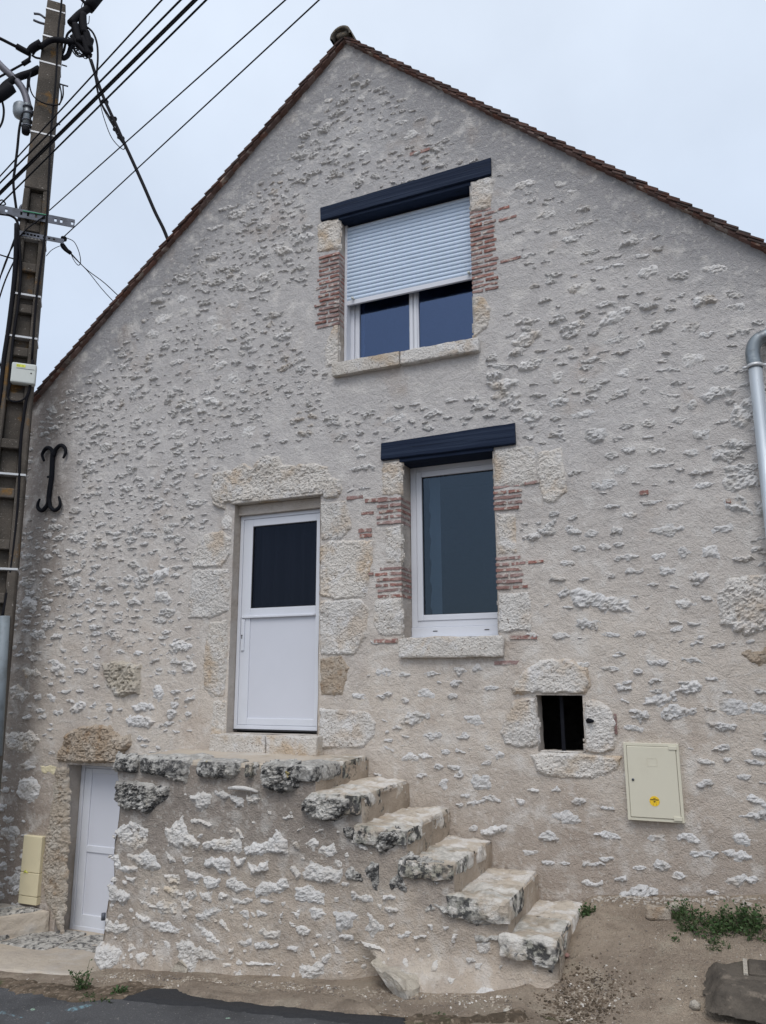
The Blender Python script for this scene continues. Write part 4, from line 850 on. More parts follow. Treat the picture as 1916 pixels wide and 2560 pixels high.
# big lichen blocks along the landing's edge and on the street face (plane of the face)
zs2 = (240, 1760, 2.5875); zr6 = (200, 1900, 2.3657); zr3 = (700, 1820, 2.179)
FOCC = []
def face_stone(zz, pts, depth, mat=None, name='stone', **kw):
    P = np.array(poly_px(*zz, pts, YF)); c = P.mean(0); P = [tuple(c + (p - c) * (1.16 if name == 'stone' else 1.04)) for p in P]; FOCC.append((np.min(P, 0), np.max(P, 0)))
    return put_stone(P, depth, mat or m_stone_w, name, st, occ=False, base=sdp, y0=YF, **kw)
lk = dict(res=.01, edge=.03, jag=.014, rough=.022)
for pts, dp in [([(150, 325), (275, 335), (255, 430), (130, 435)], .07), ([(315, 345), (600, 355), (605, 440), (580, 515), (470, 480), (300, 440)], .06), ([(680, 375), (920, 380), (925, 440), (850, 490), (770, 480), (690, 440)], .06),
                ([(970, 395), (1035, 385), (1038, 460), (985, 490)], .05), ([(1090, 385), (1315, 375), (1315, 540), (1240, 580), (1100, 550)], .10), ([(135, 510), (270, 500), (470, 540), (470, 590), (340, 705), (170, 670), (140, 620)], .06)]:
    face_stone(zs2, pts, dp, m_lichen, 'lichen_stone', **lk)
# landing edge cap stones (tops seen from above)
ce = [at(240 + a / 2.5875, 1760 + 345 / 2.5875, YF)[0] for a in (140, 290, 310, 610, 675, 925, 970, 1040, 1085)]
for i, (xa, xb) in enumerate(((ce[0], ce[1]), (ce[2], ce[3]), (ce[4], ce[5]), (ce[6], ce[7]), (ce[8], nose[0][0] + .02))):
    rock_box('landing_edge_stone', xa, xb - .01, YF - .05, YF + [.22, .34, .2, .16, .38][i], -.72, -.607 + random.uniform(-.005, .006), m_lichen if i != 3 else m_step, st, .014, .022, .025, 80 + i, fr=8)
rock_box('landing_edge_stone', nose[0][0] - .22, nose[0][0] + .01, YF + .41, -.22, -.75, -.612, m_step, st, .012, .022, .022, 90, fr=8)
rock_box('landing_edge_stone', nose[0][0] - .2, nose[0][0] + .005, -.2, 0, -.74, -.61, m_step, st, .01, .022, .02, 91, fr=8)
for pts in [[(600, 595), (740, 575), (725, 650), (685, 690), (650, 640)], [(770, 565), (830, 565), (880, 600), (940, 610), (940, 665), (890, 660), (860, 620), (800, 610)], [(975, 595), (1050, 590), (1055, 630), (1000, 645), (975, 625)], [(610, 760), (700, 745), (760, 780), (740, 795), (660, 775)],
        [(140, 830), (235, 765), (330, 830), (310, 890), (240, 935), (170, 890)], [(460, 820), (520, 790), (560, 740), (600, 830), (650, 890), (630, 920), (480, 910)], [(710, 910), (770, 870), (920, 880), (925, 950), (720, 945)], [(980, 920), (1020, 900), (1080, 910), (1160, 830), (1220, 880), (1230, 965), (1100, 960), (990, 970)],
        [(890, 810), (915, 805), (960, 860), (930, 865)], [(1350, 890), (1400, 870), (1440, 900), (1400, 945), (1360, 930)], [(1280, 900), (1310, 895), (1315, 930), (1290, 935)], [(1220, 730), (1270, 715), (1280, 735), (1230, 750)], [(1295, 815), (1350, 795), (1355, 810), (1310, 835)], [(1448, 800), (1480, 795), (1480, 820), (1450, 825)],
        [(115, 1000), (150, 980), (170, 1040), (260, 1060), (250, 1085), (140, 1075)], [(210, 980), (330, 955), (380, 1000), (415, 1070), (330, 1070), (240, 1010)], [(450, 955), (505, 1010), (480, 1025)], [(560, 990), (630, 985), (620, 1015), (570, 1035)], [(700, 1030), (790, 990), (860, 1010), (860, 1100), (790, 1080), (720, 1060)],
        [(895, 1010), (960, 1010), (940, 1060), (900, 1060)], [(1000, 1040), (1110, 1020), (1110, 1080), (1010, 1100)], [(1255, 1035), (1335, 1100), (1310, 1135), (1280, 1090)], [(1350, 1090), (1410, 1035), (1500, 1060), (1580, 1080), (1570, 1150), (1450, 1150), (1360, 1130)], [(575, 1080), (640, 1075), (685, 1120), (650, 1165), (590, 1150)],
        [(710, 1120), (800, 1130), (790, 1180), (720, 1185)], [(850, 1150), (910, 1130), (960, 1170), (1000, 1200), (920, 1210), (860, 1185)], [(1050, 1170), (1220, 1130), (1245, 1190), (1200, 1220), (1050, 1240)], [(1300, 1200), (1380, 1180), (1450, 1240), (1460, 1280), (1320, 1260)], [(430, 1105), (520, 1120), (540, 1165), (480, 1160)], [(190, 1120), (260, 1125), (240, 1150)]]:
    face_stone(zs2, pts, random.uniform(.014, .026), None, res=.009, rough=.011)
mb = MB(); mb.tube([at(240 + a / 2.5875, 1760 + b / 2.5875, YF - .03) for a, b in [(858, 545), (900, 541), (960, 545), (1010, 555), (1052, 570)]], [.01, .015, .016, .014, .01], 8).build('stone', m_stone_w, st, False)
for pts in [[(165, 760), (200, 745), (290, 800), (270, 850), (180, 830)], [(420, 760), (470, 765), (460, 800), (425, 795)], [(500, 760), (560, 750), (600, 790), (560, 815)], [(620, 780), (680, 770), (690, 810), (640, 825)], [(710, 790), (780, 775), (770, 830), (720, 830)], [(820, 790), (870, 795), (865, 830), (825, 830)],
        [(360, 830), (450, 860), (480, 835), (555, 850), (560, 900), (530, 920), (450, 890)], [(590, 830), (650, 840), (680, 860), (640, 890), (600, 870)], [(680, 910), (760, 890), (870, 870), (790, 920), (760, 945), (700, 935)], [(330, 890), (410, 945), (380, 955), (340, 920)], [(1070, 1010), (1180, 1000), (1180, 1060), (1100, 1050)],
        [(160, 960), (240, 960), (280, 1000), (220, 1020), (150, 1010)], [(420, 960), (500, 960), (600, 1000), (560, 1030), (440, 1000)], [(700, 980), (780, 1020), (830, 1070), (810, 1095), (740, 1040)], [(570, 1090), (640, 1070), (830, 1180), (700, 1190), (680, 1245), (620, 1220), (600, 1150)],
        [(110, 1120), (160, 1090), (240, 1130), (230, 1190), (150, 1240), (115, 1180)], [(340, 1140), (410, 1150), (390, 1200), (350, 1190)], [(950, 1070), (1020, 1060), (1010, 1100), (960, 1095)], [(1045, 1080), (1100, 1080), (1170, 1090), (1150, 1115), (1050, 1110)], [(1225, 1110), (1290, 1110), (1280, 1130), (1230, 1125)],
        [(995, 1195), (1140, 1195), (1145, 1215), (1010, 1215)], [(950, 1285), (1030, 1290), (1020, 1310), (960, 1310)], [(1150, 1260), (1200, 1270), (1200, 1310), (1150, 1310)], [(1430, 1160), (1480, 1145), (1470, 1210), (1430, 1210)], [(1310, 1220), (1430, 1210), (1440, 1260), (1350, 1300), (1310, 1310)],
        [(1285, 790), (1370, 750), (1430, 800), (1420, 840), (1290, 830)], [(1360, 880), (1400, 870), (1450, 900), (1390, 950)], [(1500, 910), (1560, 900), (1630, 920), (1600, 990), (1530, 1000), (1510, 940)], [(1530, 1030), (1610, 1040), (1610, 1070), (1550, 1060)], [(1050, 890), (1120, 900), (1100, 930), (1060, 930)],
        [(950, 900), (1000, 895), (1005, 930), (980, 940)], [(1175, 910), (1210, 890), (1200, 940), (1180, 940)], [(1250, 900), (1300, 890), (1290, 930)], [(1280, 990), (1380, 990), (1330, 1040), (1290, 1020)], [(880, 1110), (915, 1105), (905, 1135), (880, 1135)], [(900, 820), (1020, 820), (1020, 850), (920, 850)], [(1070, 830), (1150, 825), (1140, 850), (1080, 850)],
        [(810, 950), (850, 945), (880, 1000), (850, 990)], [(700, 1260), (760, 1265), (750, 1295), (700, 1290)], [(520, 1240), (560, 1235), (550, 1260)], [(1300, 1385), (1430, 1385), (1420, 1400), (1310, 1400)]]:
    face_stone(zr6, pts, random.uniform(.013, .024), None, res=.009, rough=.011)
for pts, mt in [([(360, 790), (400, 755), (440, 800), (440, 840), (370, 820)], m_lichen), ([(470, 750), (540, 745), (520, 870), (480, 800)], m_lichen), ([(605, 820), (650, 810), (695, 840), (680, 880), (620, 870)], m_lichen), ([(390, 880), (500, 920), (505, 950), (400, 930)], m_stone_w), ([(565, 905), (635, 910), (630, 930), (570, 925)], m_stone_w),
        ([(90, 900), (150, 860), (225, 900), (225, 945), (110, 940)], m_stone_w), ([(530, 950), (560, 960), (550, 985)], m_stone_w), ([(165, 990), (240, 980), (240, 1010), (190, 1050)], m_stone_w), ([(480, 1020), (500, 1015), (560, 1080), (510, 1125), (470, 1100)], m_stone_w), ([(600, 1080), (630, 1060), (620, 1090)], m_stone_w), ([(580, 975), (640, 980), (640, 1000), (590, 995)], m_stone_w),
        ([(645, 1120), (690, 1100), (720, 1110), (700, 1140), (650, 1145)], m_stone_w), ([(730, 1130), (800, 1125), (790, 1140), (740, 1145)], m_stone_w), ([(40, 1190), (100, 1195), (90, 1215), (45, 1205)], m_stone_w), ([(805, 1070), (840, 1070), (830, 1100)], m_stone_w), ([(885, 1080), (920, 1085), (900, 1105)], m_stone_w), ([(940, 1120), (965, 1125), (955, 1170), (940, 1160)], m_stone_w),
        ([(960, 1490), (1040, 1450), (1150, 1400), (1170, 1430), (1050, 1500)], m_stone_w), ([(1010, 1250), (1060, 1265), (1040, 1280)], m_stone_w), ([(835, 1270), (870, 1265), (865, 1300), (840, 1300)], m_stone_w), ([(910, 1245), (940, 1240), (940, 1270)], m_stone_w), ([(1065, 1280), (1100, 1285), (1095, 1310), (1070, 1305)], m_stone_w), ([(1180, 1290), (1210, 1290), (1200, 1320)], m_stone_w),
        ([(890, 1420), (930, 1400), (960, 1440), (930, 1470), (900, 1455)], m_footing), ([(940, 1345), (970, 1345), (965, 1375), (940, 1370)], m_stone_w), ([(440, 1165), (560, 1200), (570, 1215), (460, 1190)], m_stone_w), ([(400, 625), (450, 625), (500, 675), (440, 665)], m_stone_w), ([(840, 830), (870, 835), (860, 855)], m_stone_w), ([(795, 985), (850, 960), (860, 1000), (800, 1015)], m_lichen), ([(1065, 1130), (1190, 1140), (1200, 1165), (1080, 1160)], m_lichen)]:
    face_stone(zr3, pts, random.uniform(.012, .024), mt, res=.009, rough=.010)
# end faces of the step stones on the street side: ragged lower edges with lichen
for pts, dp in [([(130, 395), (170, 355), (400, 365), (405, 440), (330, 500), (260, 510), (190, 490), (130, 450)], .08), ([(352, 545), (640, 545), (665, 620), (550, 685), (500, 640), (370, 605)], .06), ([(640, 735), (700, 690), (880, 740), (900, 830), (860, 810), (740, 795)], .035), ([(815, 935), (860, 960), (1050, 980), (1190, 960), (1170, 1070), (1080, 1075), (880, 1000)], .05), ([(1250, 1190), (1480, 1200), (1480, 1320), (1390, 1310), (1370, 1260), (1280, 1240)], .06)]:
    face_stone(zr3, pts, dp, m_lichen, 'lichen_stone', **lk)
# small chips between them
RV = []; RF = []; nn = 0
for i in range(520):
    x_ = random.uniform(LX + .05, -1.2); z_ = random.uniform(-2.2, -.9)
    if z_ > float(topz(np.array(x_))) - .22 or (x_ > -2.3 and random.random() < .6) or (z_ > -1.1 and random.random() < .8): continue
    if any(a[0] - .01 < x_ < b[0] + .01 and a[1] - .01 < z_ < b[1] + .01 for a, b in FOCC): continue
    w_ = random.lognormvariate(-3.0, .4); hh = w_ * random.uniform(.4, .8); n = random.randint(5, 8); tl = random.gauss(-.1, .4); pl = []
    for k in range(n):
        t = 2 * math.pi * (k + random.uniform(-.3, .3)) / n; rr = random.uniform(.6, 1.15); u, v = w_ / 2 * rr * math.cos(t), hh / 2 * rr * math.sin(t); pl.append((x_ + u * math.cos(tl) - v * math.sin(tl), z_ + u * math.sin(tl) + v * math.cos(tl)))
    sid[0] += 1; q_ = relief(pl, .009, sid[0], base=sdp, y0=YF, rough=.008, res=.008)
    FOCC.append((np.array((x_ - w_ / 2, z_ - hh / 2)), np.array((x_ + w_ / 2, z_ + hh / 2))))
    if q_ is None: continue
    RV.append(q_[0]); RF.append(q_[1] + nn); nn += len(q_[0])
o = mesh('stone_chips', np.concatenate(RV), np.concatenate(RF), m_stone_w, st, True); o['kind'] = 'stuff'
# sharp broken slab jutting out of the footing
def zq(a, b, y): return tuple(at(700 + a / 3.7636, 2180 + b / 3.7636, y))
Lb = [zq(860, 840, YF - .10), zq(905, 930, YF - .17), zq(975, 1030, YF - .20), zq(1045, 1125, YF - .21), zq(1105, 1235, YF - .20), zq(1180, 1318, YF - .18)]
Rg = [zq(930, 900, YF - .13), zq(1010, 955, YF - .23), zq(1110, 1020, YF - .27), zq(1165, 1110, YF - .28), zq(1200, 1200, YF - .27), zq(1222, 1310, YF - .22)]
Rb = [zq(960, 895, YF - .10), zq(1120, 955, YF - .15), zq(1235, 1015, YF - .17), zq(1300, 1095, YF - .17), zq(1290, 1220, YF - .17), zq(1240, 1312, YF - .17)]
Bk = [(p[0] + .02, YF + .06, p[2] + .01) for p in Lb]; Bk2 = [(p[0], YF - .04, p[2]) for p in Rb]
V = Bk + Lb + Rg + Rb + Bk2; n = 6
Fc = [(r_ * n + i, r_ * n + i + 1, (r_ + 1) * n + i + 1, (r_ + 1) * n + i) for r_ in range(4) for i in range(n - 1)] + [(5, 11, 17, 23, 29)]
fs = mesh('footing_stone', V, Fc, m_footing, st); fs['label'] = 'sharp pale slab jutting from the foot of the steps'
bm = bmesh.new(); bm.from_mesh(fs.data); bmesh.ops.subdivide_edges(bm, edges=bm.edges[:], cuts=5, use_grid_fill=True)
for v in bm.verts: v.co += Vector((mnoise.noise(v.co * 16), mnoise.noise(v.co * 16 + Vector((5, 5, 5))), mnoise.noise(v.co * 16 + Vector((9, 1, 5))))) * .012
bm.to_mesh(fs.data); bm.free()
a = at(410, 2330 + 80, YF); 
V = []; P3 = [at(700 * 0 + x, y, YF - .04) for x, y in [(425, 2460), (405, 2462), (440, 2410), (452, 2400), (470, 2420), (460, 2460)]]
n = len(P3); mesh('footing_stone', [tuple(p + np.array((0, -.02 * (i % 2), 0))) for i, p in enumerate(P3)] + [(p[0] + .02, YF + .05, p[2]) for p in P3], [tuple(range(n))] + [((i + 1) % n, i, n + i, n + (i + 1) % n) for i in range(n)], m_footing, st)
# mortar ledge at the foot of the face
patch('mortar_footing', [(440, 2466), (470, 2446), (640, 2466), (800, 2480), (940, 2505), (960, 2530), (860, 2525), (700, 2508), (560, 2492), (470, 2482)], .05, m_sand, None, parent=st, seed=83, amp=.012)

# ------------------------------------------------------------------ fixtures on the wall
# electricity cabinet
pa, pb = at(1562, 1859, -.02), at(1711, 2054, -.02); cabx0 = pa[0] - .0; cabx1 = at(1702, 1960, -.02)[0]; cz0, cz1 = pb[2], pa[2]; cabx0 = at(1568, 1950, -.02)[0]
cab = empty('meter_cabinet', ((cabx0 + cabx1) / 2, -.02, cz0), 'cream electricity meter cabinet with round yellow sticker on the lower wall', 'meter cabinet')
frame_boxes(cabx0 - .008, cabx1 + .008, cz0 - .008, cz1 + .008, .02, -.045, .02).build('cabinet_frame', m_cream, cab, True, .002)
box('cabinet_door', cabx0 + .014, cabx1 - .014, -.05, -.02, cz0 + .014, cz1 - .014, m_cream, cab, .004)
box('cabinet_back', cabx0, cabx1, -.02, .02, cz0, cz1, m_gasket, cab)
for zz in (cz0 + .006, cz1 - .032): box('hinge', cabx1 - .06, cabx1 - .005, -.056, -.045, zz, zz + .026, m_cream, cab, .002)
lx, lz = at(1583, 1949, -.05)[[0, 2]]; MB().tube([(lx, -.05, lz), (lx, -.056, lz)], [.0095, .0085], 14).build('lock', m_steel, cab, False); MB().tube([(lx, -.056, lz), (lx, -.0575, lz)], .004, 8).build('lock', m_ink, cab, False)
a, b = at(1617, 1895, -.05), at(1644, 1916, -.05); frame_boxes(a[0], b[0], b[2], a[2], .0022, -.0525, -.049).build('name_plate', m_cream, cab)
cx_, cz_ = at(1637, 2003, -.05)[[0, 2]]
MB().tube([(cx_, -.0495, cz_), (cx_, -.0515, cz_)], .034, 32).build('warning_sticker', m_yellow, cab)
fk = -.0520
for (xx0, xx1, zz0, zz1) in [(-.028, .028, .006, .0125), (-.008, .008, .017, .021)]: box('sticker_print', cx_ + xx0, cx_ + xx1, fk, fk + .0008, cz_ + zz0, cz_ + zz1, m_ink, cab)
for (xx0, xx1, zz0, zz1) in [(-.031, -.008, -.012, .001), (.008, .031, -.012, .001), (-.011, .011, -.029, -.016)]: frame_boxes(cx_ + xx0, cx_ + xx1, cz_ + zz0, cz_ + zz1, .0014, fk, fk + .0008).build('sticker_print', m_ink, cab)
MB().add([(cx_ - .007, fk, cz_ + .001), (cx_ + .007, fk, cz_ + .001), (cx_, fk, cz_ - .011)], [(0, 2, 1)]).build('sticker_print', m_ink, cab)
# cream conduit cover, lower left
P = [at(*p, -.03) for p in [(64, 2087), (109, 2090), (93, 2263), (46, 2258)]]
cv = empty('conduit_cover', ((P[0][0] + P[1][0]) / 2, -.03, P[2][2]), 'narrow cream conduit cover standing left of the cellar door', 'cable cover')
xc0 = (P[0][0] + P[3][0]) / 2; xc1 = (P[1][0] + P[2][0]) / 2; zc0, zc1 = P[3][2] + .005, P[0][2]
box('cover_lid', xc0, xc1, -.045, .01, zc0 + (zc1 - zc0) * .46, zc1, m_creamy, cv, .006); box('cover_lid', xc0, xc1, -.045, .01, zc0 + .075, zc0 + (zc1 - zc0) * .455, m_creamy, cv, .004); box('cover_foot', xc0 + .002, xc1 - .002, -.043, .01, zc0, zc0 + .07, m_creamy, cv, .003)
zt_ = zc0 + (zc1 - zc0) * .462; MB().tube([(xc0 + .05, -.047, zt_ - .01), (xc0 + .075, -.055, zt_ + .02), (xc0 + .06, -.05, zt_ + .01), (xc0 + .1, -.05, zt_ - .003)], .004, 6).build('yellow_tie', m_yellow2, cv)
# wrought iron wall anchor
def anch(px, py): p = at(px, py, -.03); return (p[0], -.03, p[2])
an = empty('wall_anchor', tuple(at(126, 1275, -.03)), 'black wrought iron wall anchor with four curled ends by the pole', 'wall anchor')
k_ = 3.312
def ap(L): return curve([anch(a / k_, 1080 + b / k_) for a, b in L], 6)
sp_ = ap([(440, 170), (435, 240), (428, 370), (410, 500), (402, 600)])
mb = MB(); mb.tube(sp_, .026, 8); mb.build('anchor_bar', m_iron, an, False)
for L in ([(440, 200), (430, 150), (400, 130), (370, 150), (352, 190), (366, 240)], [(445, 200), (460, 150), (500, 112), (535, 125), (545, 170), (524, 218)], [(405, 560), (390, 610), (350, 650), (318, 630), (315, 595), (332, 552)], [(408, 560), (420, 620), (455, 648), (490, 625), (500, 585), (488, 535)]):
    p_ = ap(L); n = len(p_); MB().tube(p_, [.022 - .011 * max(0, (i / n - .5)) * 2 for i in range(n)], 8).build('curl', m_iron, an, False)
p_ = anch(420 / k_, 1080 + 370 / k_); MB().tube([(p_[0] - .035, -.035, p_[2]), (p_[0] + .035, -.04, p_[2])], .014, 8).build('collar', m_iron, an, False)
# downpipe, right
dp = empty('downpipe', tuple(at(1990, 1500, -.1)), 'galvanised steel downpipe with a bend at the right end of the wall', 'downpipe')
A = at(1888, 915, -.1); Bm = at(1921, 1230, -.1); dirv = Bm - A; r_ = .046
MB().tube([A, A + dirv * 4.35], r_, 20).build('pipe', m_zinc, dp, False)
top_ = at(1882, 880, -.1)
MB().tube(curve([A + dirv * .02, A, top_, at(1893, 852, -.1), at(1925, 838, -.1), at(1975, 838, -.1)], 6), .05, 20).build('pipe_bend', m_zincdark, dp, False)
MB().tube([A - dirv / np.linalg.norm(dirv) * .012, A + dirv / np.linalg.norm(dirv) * .012], r_ + .007, 20).build('pipe_collar', m_band, dp, False)
for s_ in (-1, 1): MB().tube([A + np.array((s_ * .05, 0, 0)), A + np.array((s_ * .085, .0, -.004))], .012, 8).build('pipe_bracket', m_band, dp, False)
MB().tube([A + np.array((0, .03, 0)), A + np.array((0, .11, 0))], .008, 8).build('pipe_bracket', m_band, dp, False)

# ------------------------------------------------------------------ utility pole
PX, PY = -6.63, -.5; PT = 7.88; PB = -2.5
pole = empty('utility_pole', (PX, PY, PB), 'tall stained concrete utility pole carrying cables at the left end of the house', 'utility pole')
c45 = math.sqrt(.5)
def pl(u, v, z): return (PX + c45 * u - c45 * v * -1 * -1 * -1 * 0 + c45 * 0 - (-c45) * 0 + (c45 * 0) + (v * -c45), PY + c45 * u + v * c45, z)
def hw(z): return (.20 + (PT - z) * .0235) / 2
def hd(z): return hw(z) * .8
# front of the pole = local v negative -> world (+.7,-.7)
bars = [5.35] + [5.35 - .47 * i - .004 * i * i for i in range(1, 17)]
pm = MB()
def pbox(u0, u1, v0, v1, z0, z1, sc=True, mb=pm):
    "u,v as fractions of half width / half depth"
    V = []
    for z in (z0, z1):
        for (u, v) in ((u0, v0), (u1, v0), (u1, v1), (u0, v1)): V.append(pl(u * hw(z), v * hd(z), z))
    mb.add(V, [(3, 2, 1, 0), (4, 5, 6, 7), (0, 1, 5, 4), (1, 2, 6, 5), (2, 3, 7, 6), (3, 0, 4, 7)])
pbox(-1, 1, -1, 1, 5.35, PT)
pbox(-1, -.52, -1, 1, PB, 5.348); pbox(.52, 1, -1, 1, PB, 5.348); pbox(-.519, .519, -.35, .98, PB, 5.346)
pm.build('shaft', m_conc, pole, True, .012)
for zb2 in bars[1:]:
    if zb2 < PB: break
    mb = MB(); pbox(-.515, .515, -.93, -.36, zb2 - .05, zb2 + .05, mb=mb); mb.build('cross_rung', m_conc, pole, True, .008)
def zof(y): return at(70, y, PY)[2]
for yb in (72, 135, 196, 362, 612, 643 + 105, 850, 1185, 1420):
    z = zof(yb); mb = MB(); pbox(-1.05, 1.05, -1.06, 1.05, z - .012, z + .012, mb=mb); mb.build('steel_band', m_band, pole, True, .003)
def onp(px, py, v=-1.1):  # point in the plane of the pole's front face (v half depths forward) seen at px,py
    x = (px - W0 / 2) / F; y = -(py - H0 / 2) / F; d = BF + x * BR + y * BU
    off = -v * .11; n_ = np.array((c45, -c45, 0)); p0 = np.array((PX, PY, 0)) + n_ * off
    t = (p0 - np.array((0, -D, 0))) @ n_ / (d @ n_); return np.array((0, -D, 0)) + d * t
# cross arms
arm = MB(); a, b = onp(-60, 512, -1.15), onp(187, 560, -1.15)
def angle_bar(name, a, b, w_, t_, holes, mat):
    a, b = Vector(a), Vector(b); u = (b - a).normalized(); n_ = Vector((c45, -c45, 0)); z_ = Vector((0, 0, 1)); L = (b - a).length
    mb = MB()
    def bb(s0, s1, z0, z1, n0, n1):
        V = [a + u * s + n_ * n + z_ * z for n in (n1, n0) for (s, z) in ((s0, z0), (s1, z0), (s1, z1), (s0, z1))]
        mb.add(V, [(3, 2, 1, 0)[::-1], (4, 5, 6, 7)[::-1], (0, 1, 5, 4)[::-1], (1, 2, 6, 5)[::-1], (2, 3, 7, 6)[::-1], (3, 0, 4, 7)[::-1]])
    hs = [L * f for f in holes]; s = 0
    for h in hs: bb(s, h - .012, -w_ / 2, w_ / 2, 0, t_); bb(h - .012, h + .012, w_ * .2, w_ / 2, 0, t_); bb(h - .012, h + .012, -w_ / 2, -w_ * .2, 0, t_); s = h + .012
    bb(s, L, -w_ / 2, w_ / 2, 0, t_); bb(0, L, w_ / 2 - t_, w_ / 2, -.05, 0)
    return mb.build(name, mat, pole)
angle_bar('cross_arm', a, b, .10, .008, [.3, .45, .52, .6, .68, .80, .86, .975], m_steel)
a, b = onp(36, 580, -1.2), onp(160, 604, -1.2); angle_bar('cross_arm', a, b, .055, .008, [.2, .27, .34, .41, .48, .6, .7, .8], m_steel)
mb = MB(); g0, g1 = onp(57, 527, -1.3), onp(116, 537, -1.3); mb.tube([g0, g1], .006, 6).build('green_ribbon', m_green, pole)
# small brackets
for L, r2 in (([(85, 34), (100, 36), (114, 46)], .014), ([(84, 50), (98, 56), (112, 60)], .014), ([(155, 162), (168, 166)], .008), ([(150, 210), (171, 216)], .009), ([(48, 552), (52, 520), (60, 512)], .018), ([(142, 308), (151, 312)], .008)):
    MB().tube(curve([onp(*p, 0) for p in L], 4), r2, 8).build('bracket', m_steel, pole, False)
# metal sheath at the lower left
mb = MB(); a, b = onp(12, 1540, -1.5), onp(-8, 1890, -1.5); mb.tube([(p[0], p[1], p[2]) for p in (a, (a + b) / 2, b)], .05, 12).build('cable_sheath', m_greytube2, pole, False)
# junction box
P = [onp(*p, -1.5) for p in [(30, 912), (92, 915), (90, 961), (27, 955)]]; c = sum(P) / 4; wz = .11; 
jb = empty('junction_box', tuple(c - np.array((0, 0, wz))), 'pale grey plastic junction box strapped to the concrete pole', 'junction box')
mb = MB(); u = Vector((c45, c45, 0)); n_ = Vector((c45, -c45, 0)); C_ = Vector(c); hw_ = (Vector(P[1]) - Vector(P[0])).length / 2
V = [C_ + u * a + n_ * b + Vector((0, 0, z)) for z in (-wz, wz) for (a, b) in ((-hw_, .04), (hw_, .04), (hw_, -.06), (-hw_, -.06))]
mb.add(V, [(3, 2, 1, 0), (4, 5, 6, 7), (0, 1, 5, 4), (1, 2, 6, 5), (2, 3, 7, 6), (3, 0, 4, 7)]); o = mb.build('box_shell', m_greybox, jb)
bm = bmesh.new(); bm.from_mesh(o.data); bmesh.ops.bevel(bm, geom=bm.edges[:], offset=.02, segments=3, affect='EDGES', profile=.6); bm.to_mesh(o.data); bm.free()
def jq(name, a0, a1, z0, z1, mat): 
    V = [C_ + u * a + n_ * b + Vector((0, 0, z)) for b in (.0425, .039) for (a, z) in ((a0, z0), (a1, z0), (a1, z1), (a0, z1))]; MB().add(V, [(0, 1, 2, 3), (0, 3, 7, 4), (1, 5, 6, 2), (3, 2, 6, 7), (0, 4, 5, 1)]).build(name, mat, jb)
jq('yellow_label', -hw_ * .62, hw_ * .1, wz * .55, wz * .82, m_yellow2); jq('lid_groove', -hw_ * .6, hw_ * .85, wz * .40, wz * .43, m_steel); jq('lock', hw_ * .55, hw_ * .67, -wz * .02, wz * .1, m_ink)
for i in range(6): jq('label_print', -hw_ * (.58 - .1 * i), -hw_ * (.53 - .1 * i), wz * .62, wz * .75, m_ink) if i != 3 else None
# lamp arm with its clamp and small drum
la = empty('lamp_arm', tuple(onp(65, 320, 0)), 'curved grey lamp arm clamped to the pole with a small grey drum', 'lamp bracket')
MB().tube(curve([onp(-60, 95, 0), onp(0, 162, 0), onp(40, 200, 0), onp(60, 228, 0), onp(70, 262, 0), onp(71, 290, 0)], 6), .04, 12).build('arm_tube', m_greytube, la, False)
MB().tube([onp(70, 262, 0), onp(69, 285, 0), onp(66, 320, 0)], .045, 12).build('clamp_tube', m_zincdark, la, False)
for y_ in (268, 284, 302, 316): MB().tube([onp(70 - (y_ - 268) * .05, y_, 0), onp(70 - (y_ - 268) * .05, y_ + 3, 0)], .058, 12).build('clamp_ring', m_steel, la, False)
for y_ in (282, 328): MB().tube([onp(68, y_ - 4, 0), onp(84, y_ + 2, 0)], .03, 8).build('clamp_bracket', m_steel, la, False)
MB().tube([onp(66, 322, 0), onp(64, 334, 0)], [.05, .04], 10).build('clamp_cap', m_cable, la, False)
p0, p1 = onp(53, 256, .6), onp(52, 296, .6); MB().tube(curve([p0, (p0 * 2 + p1) / 3, (p0 + p1 * 2) / 3, p1], 3), [.03, .06, .08, .085, .085, .085, .085, .08, .07, .03], 14).build('lamp_drum', m_lampglass, la, False)

# ------------------------------------------------------------------ wires and cables
def atz(px, py, Z):
    x = (px - W0 / 2) / F; y = -(py - H0 / 2) / F; d = BF + x * BR + y * BU; t = Z / d[2]; return d * t + np.array((0, -D, 0))
wg = 'overhead wires crossing the sky in front of the pole'
def wire(name, p, q_, Z, r, label, ext=(6, 6), group=wg):
    a, b = atz(*p, Z), atz(*q_, Z); u = (b - a) / np.linalg.norm(b - a)
    o = MB().tube([a - u * ext[0], a, (a + b) / 2, b, b + u * ext[1]], r, 6).build(name, m_cable, None, False); return props(o, label, 'overhead wire', group)
wire('overhead_wire', (0, 441), (405, 0), 5.0, .0065, 'topmost of the wires crossing in front of the pole')
wire('overhead_wire', (0, 458), (452, 0), 5.0, .008, 'second wire from the top of those crossing the pole')
wire('overhead_wire', (0, 480), (486, 0), 5.0, .010, 'thick wire directly above its twin, crossing the pole')
wire('overhead_wire', (0, 487), (492, 0), 4.98, .008, 'thin wire hugging the underside of the thick one')
wire('overhead_wire', (0, 512), (516, 0), 5.0, .008, 'lowest of the wires crossing in front of the pole')
wire('overhead_wire', (124, 526), (714, 0), 5.1, .006, 'thin wire leaving the pole just above its cross arm', (0, 6), 'thin wires leaving the pole to the upper right')
wire('overhead_wire', (160, 592), (798, 0), 4.95, .006, 'thin wire leaving the tip of the lower cross arm', (0, 6), 'thin wires leaving the pole to the upper right')
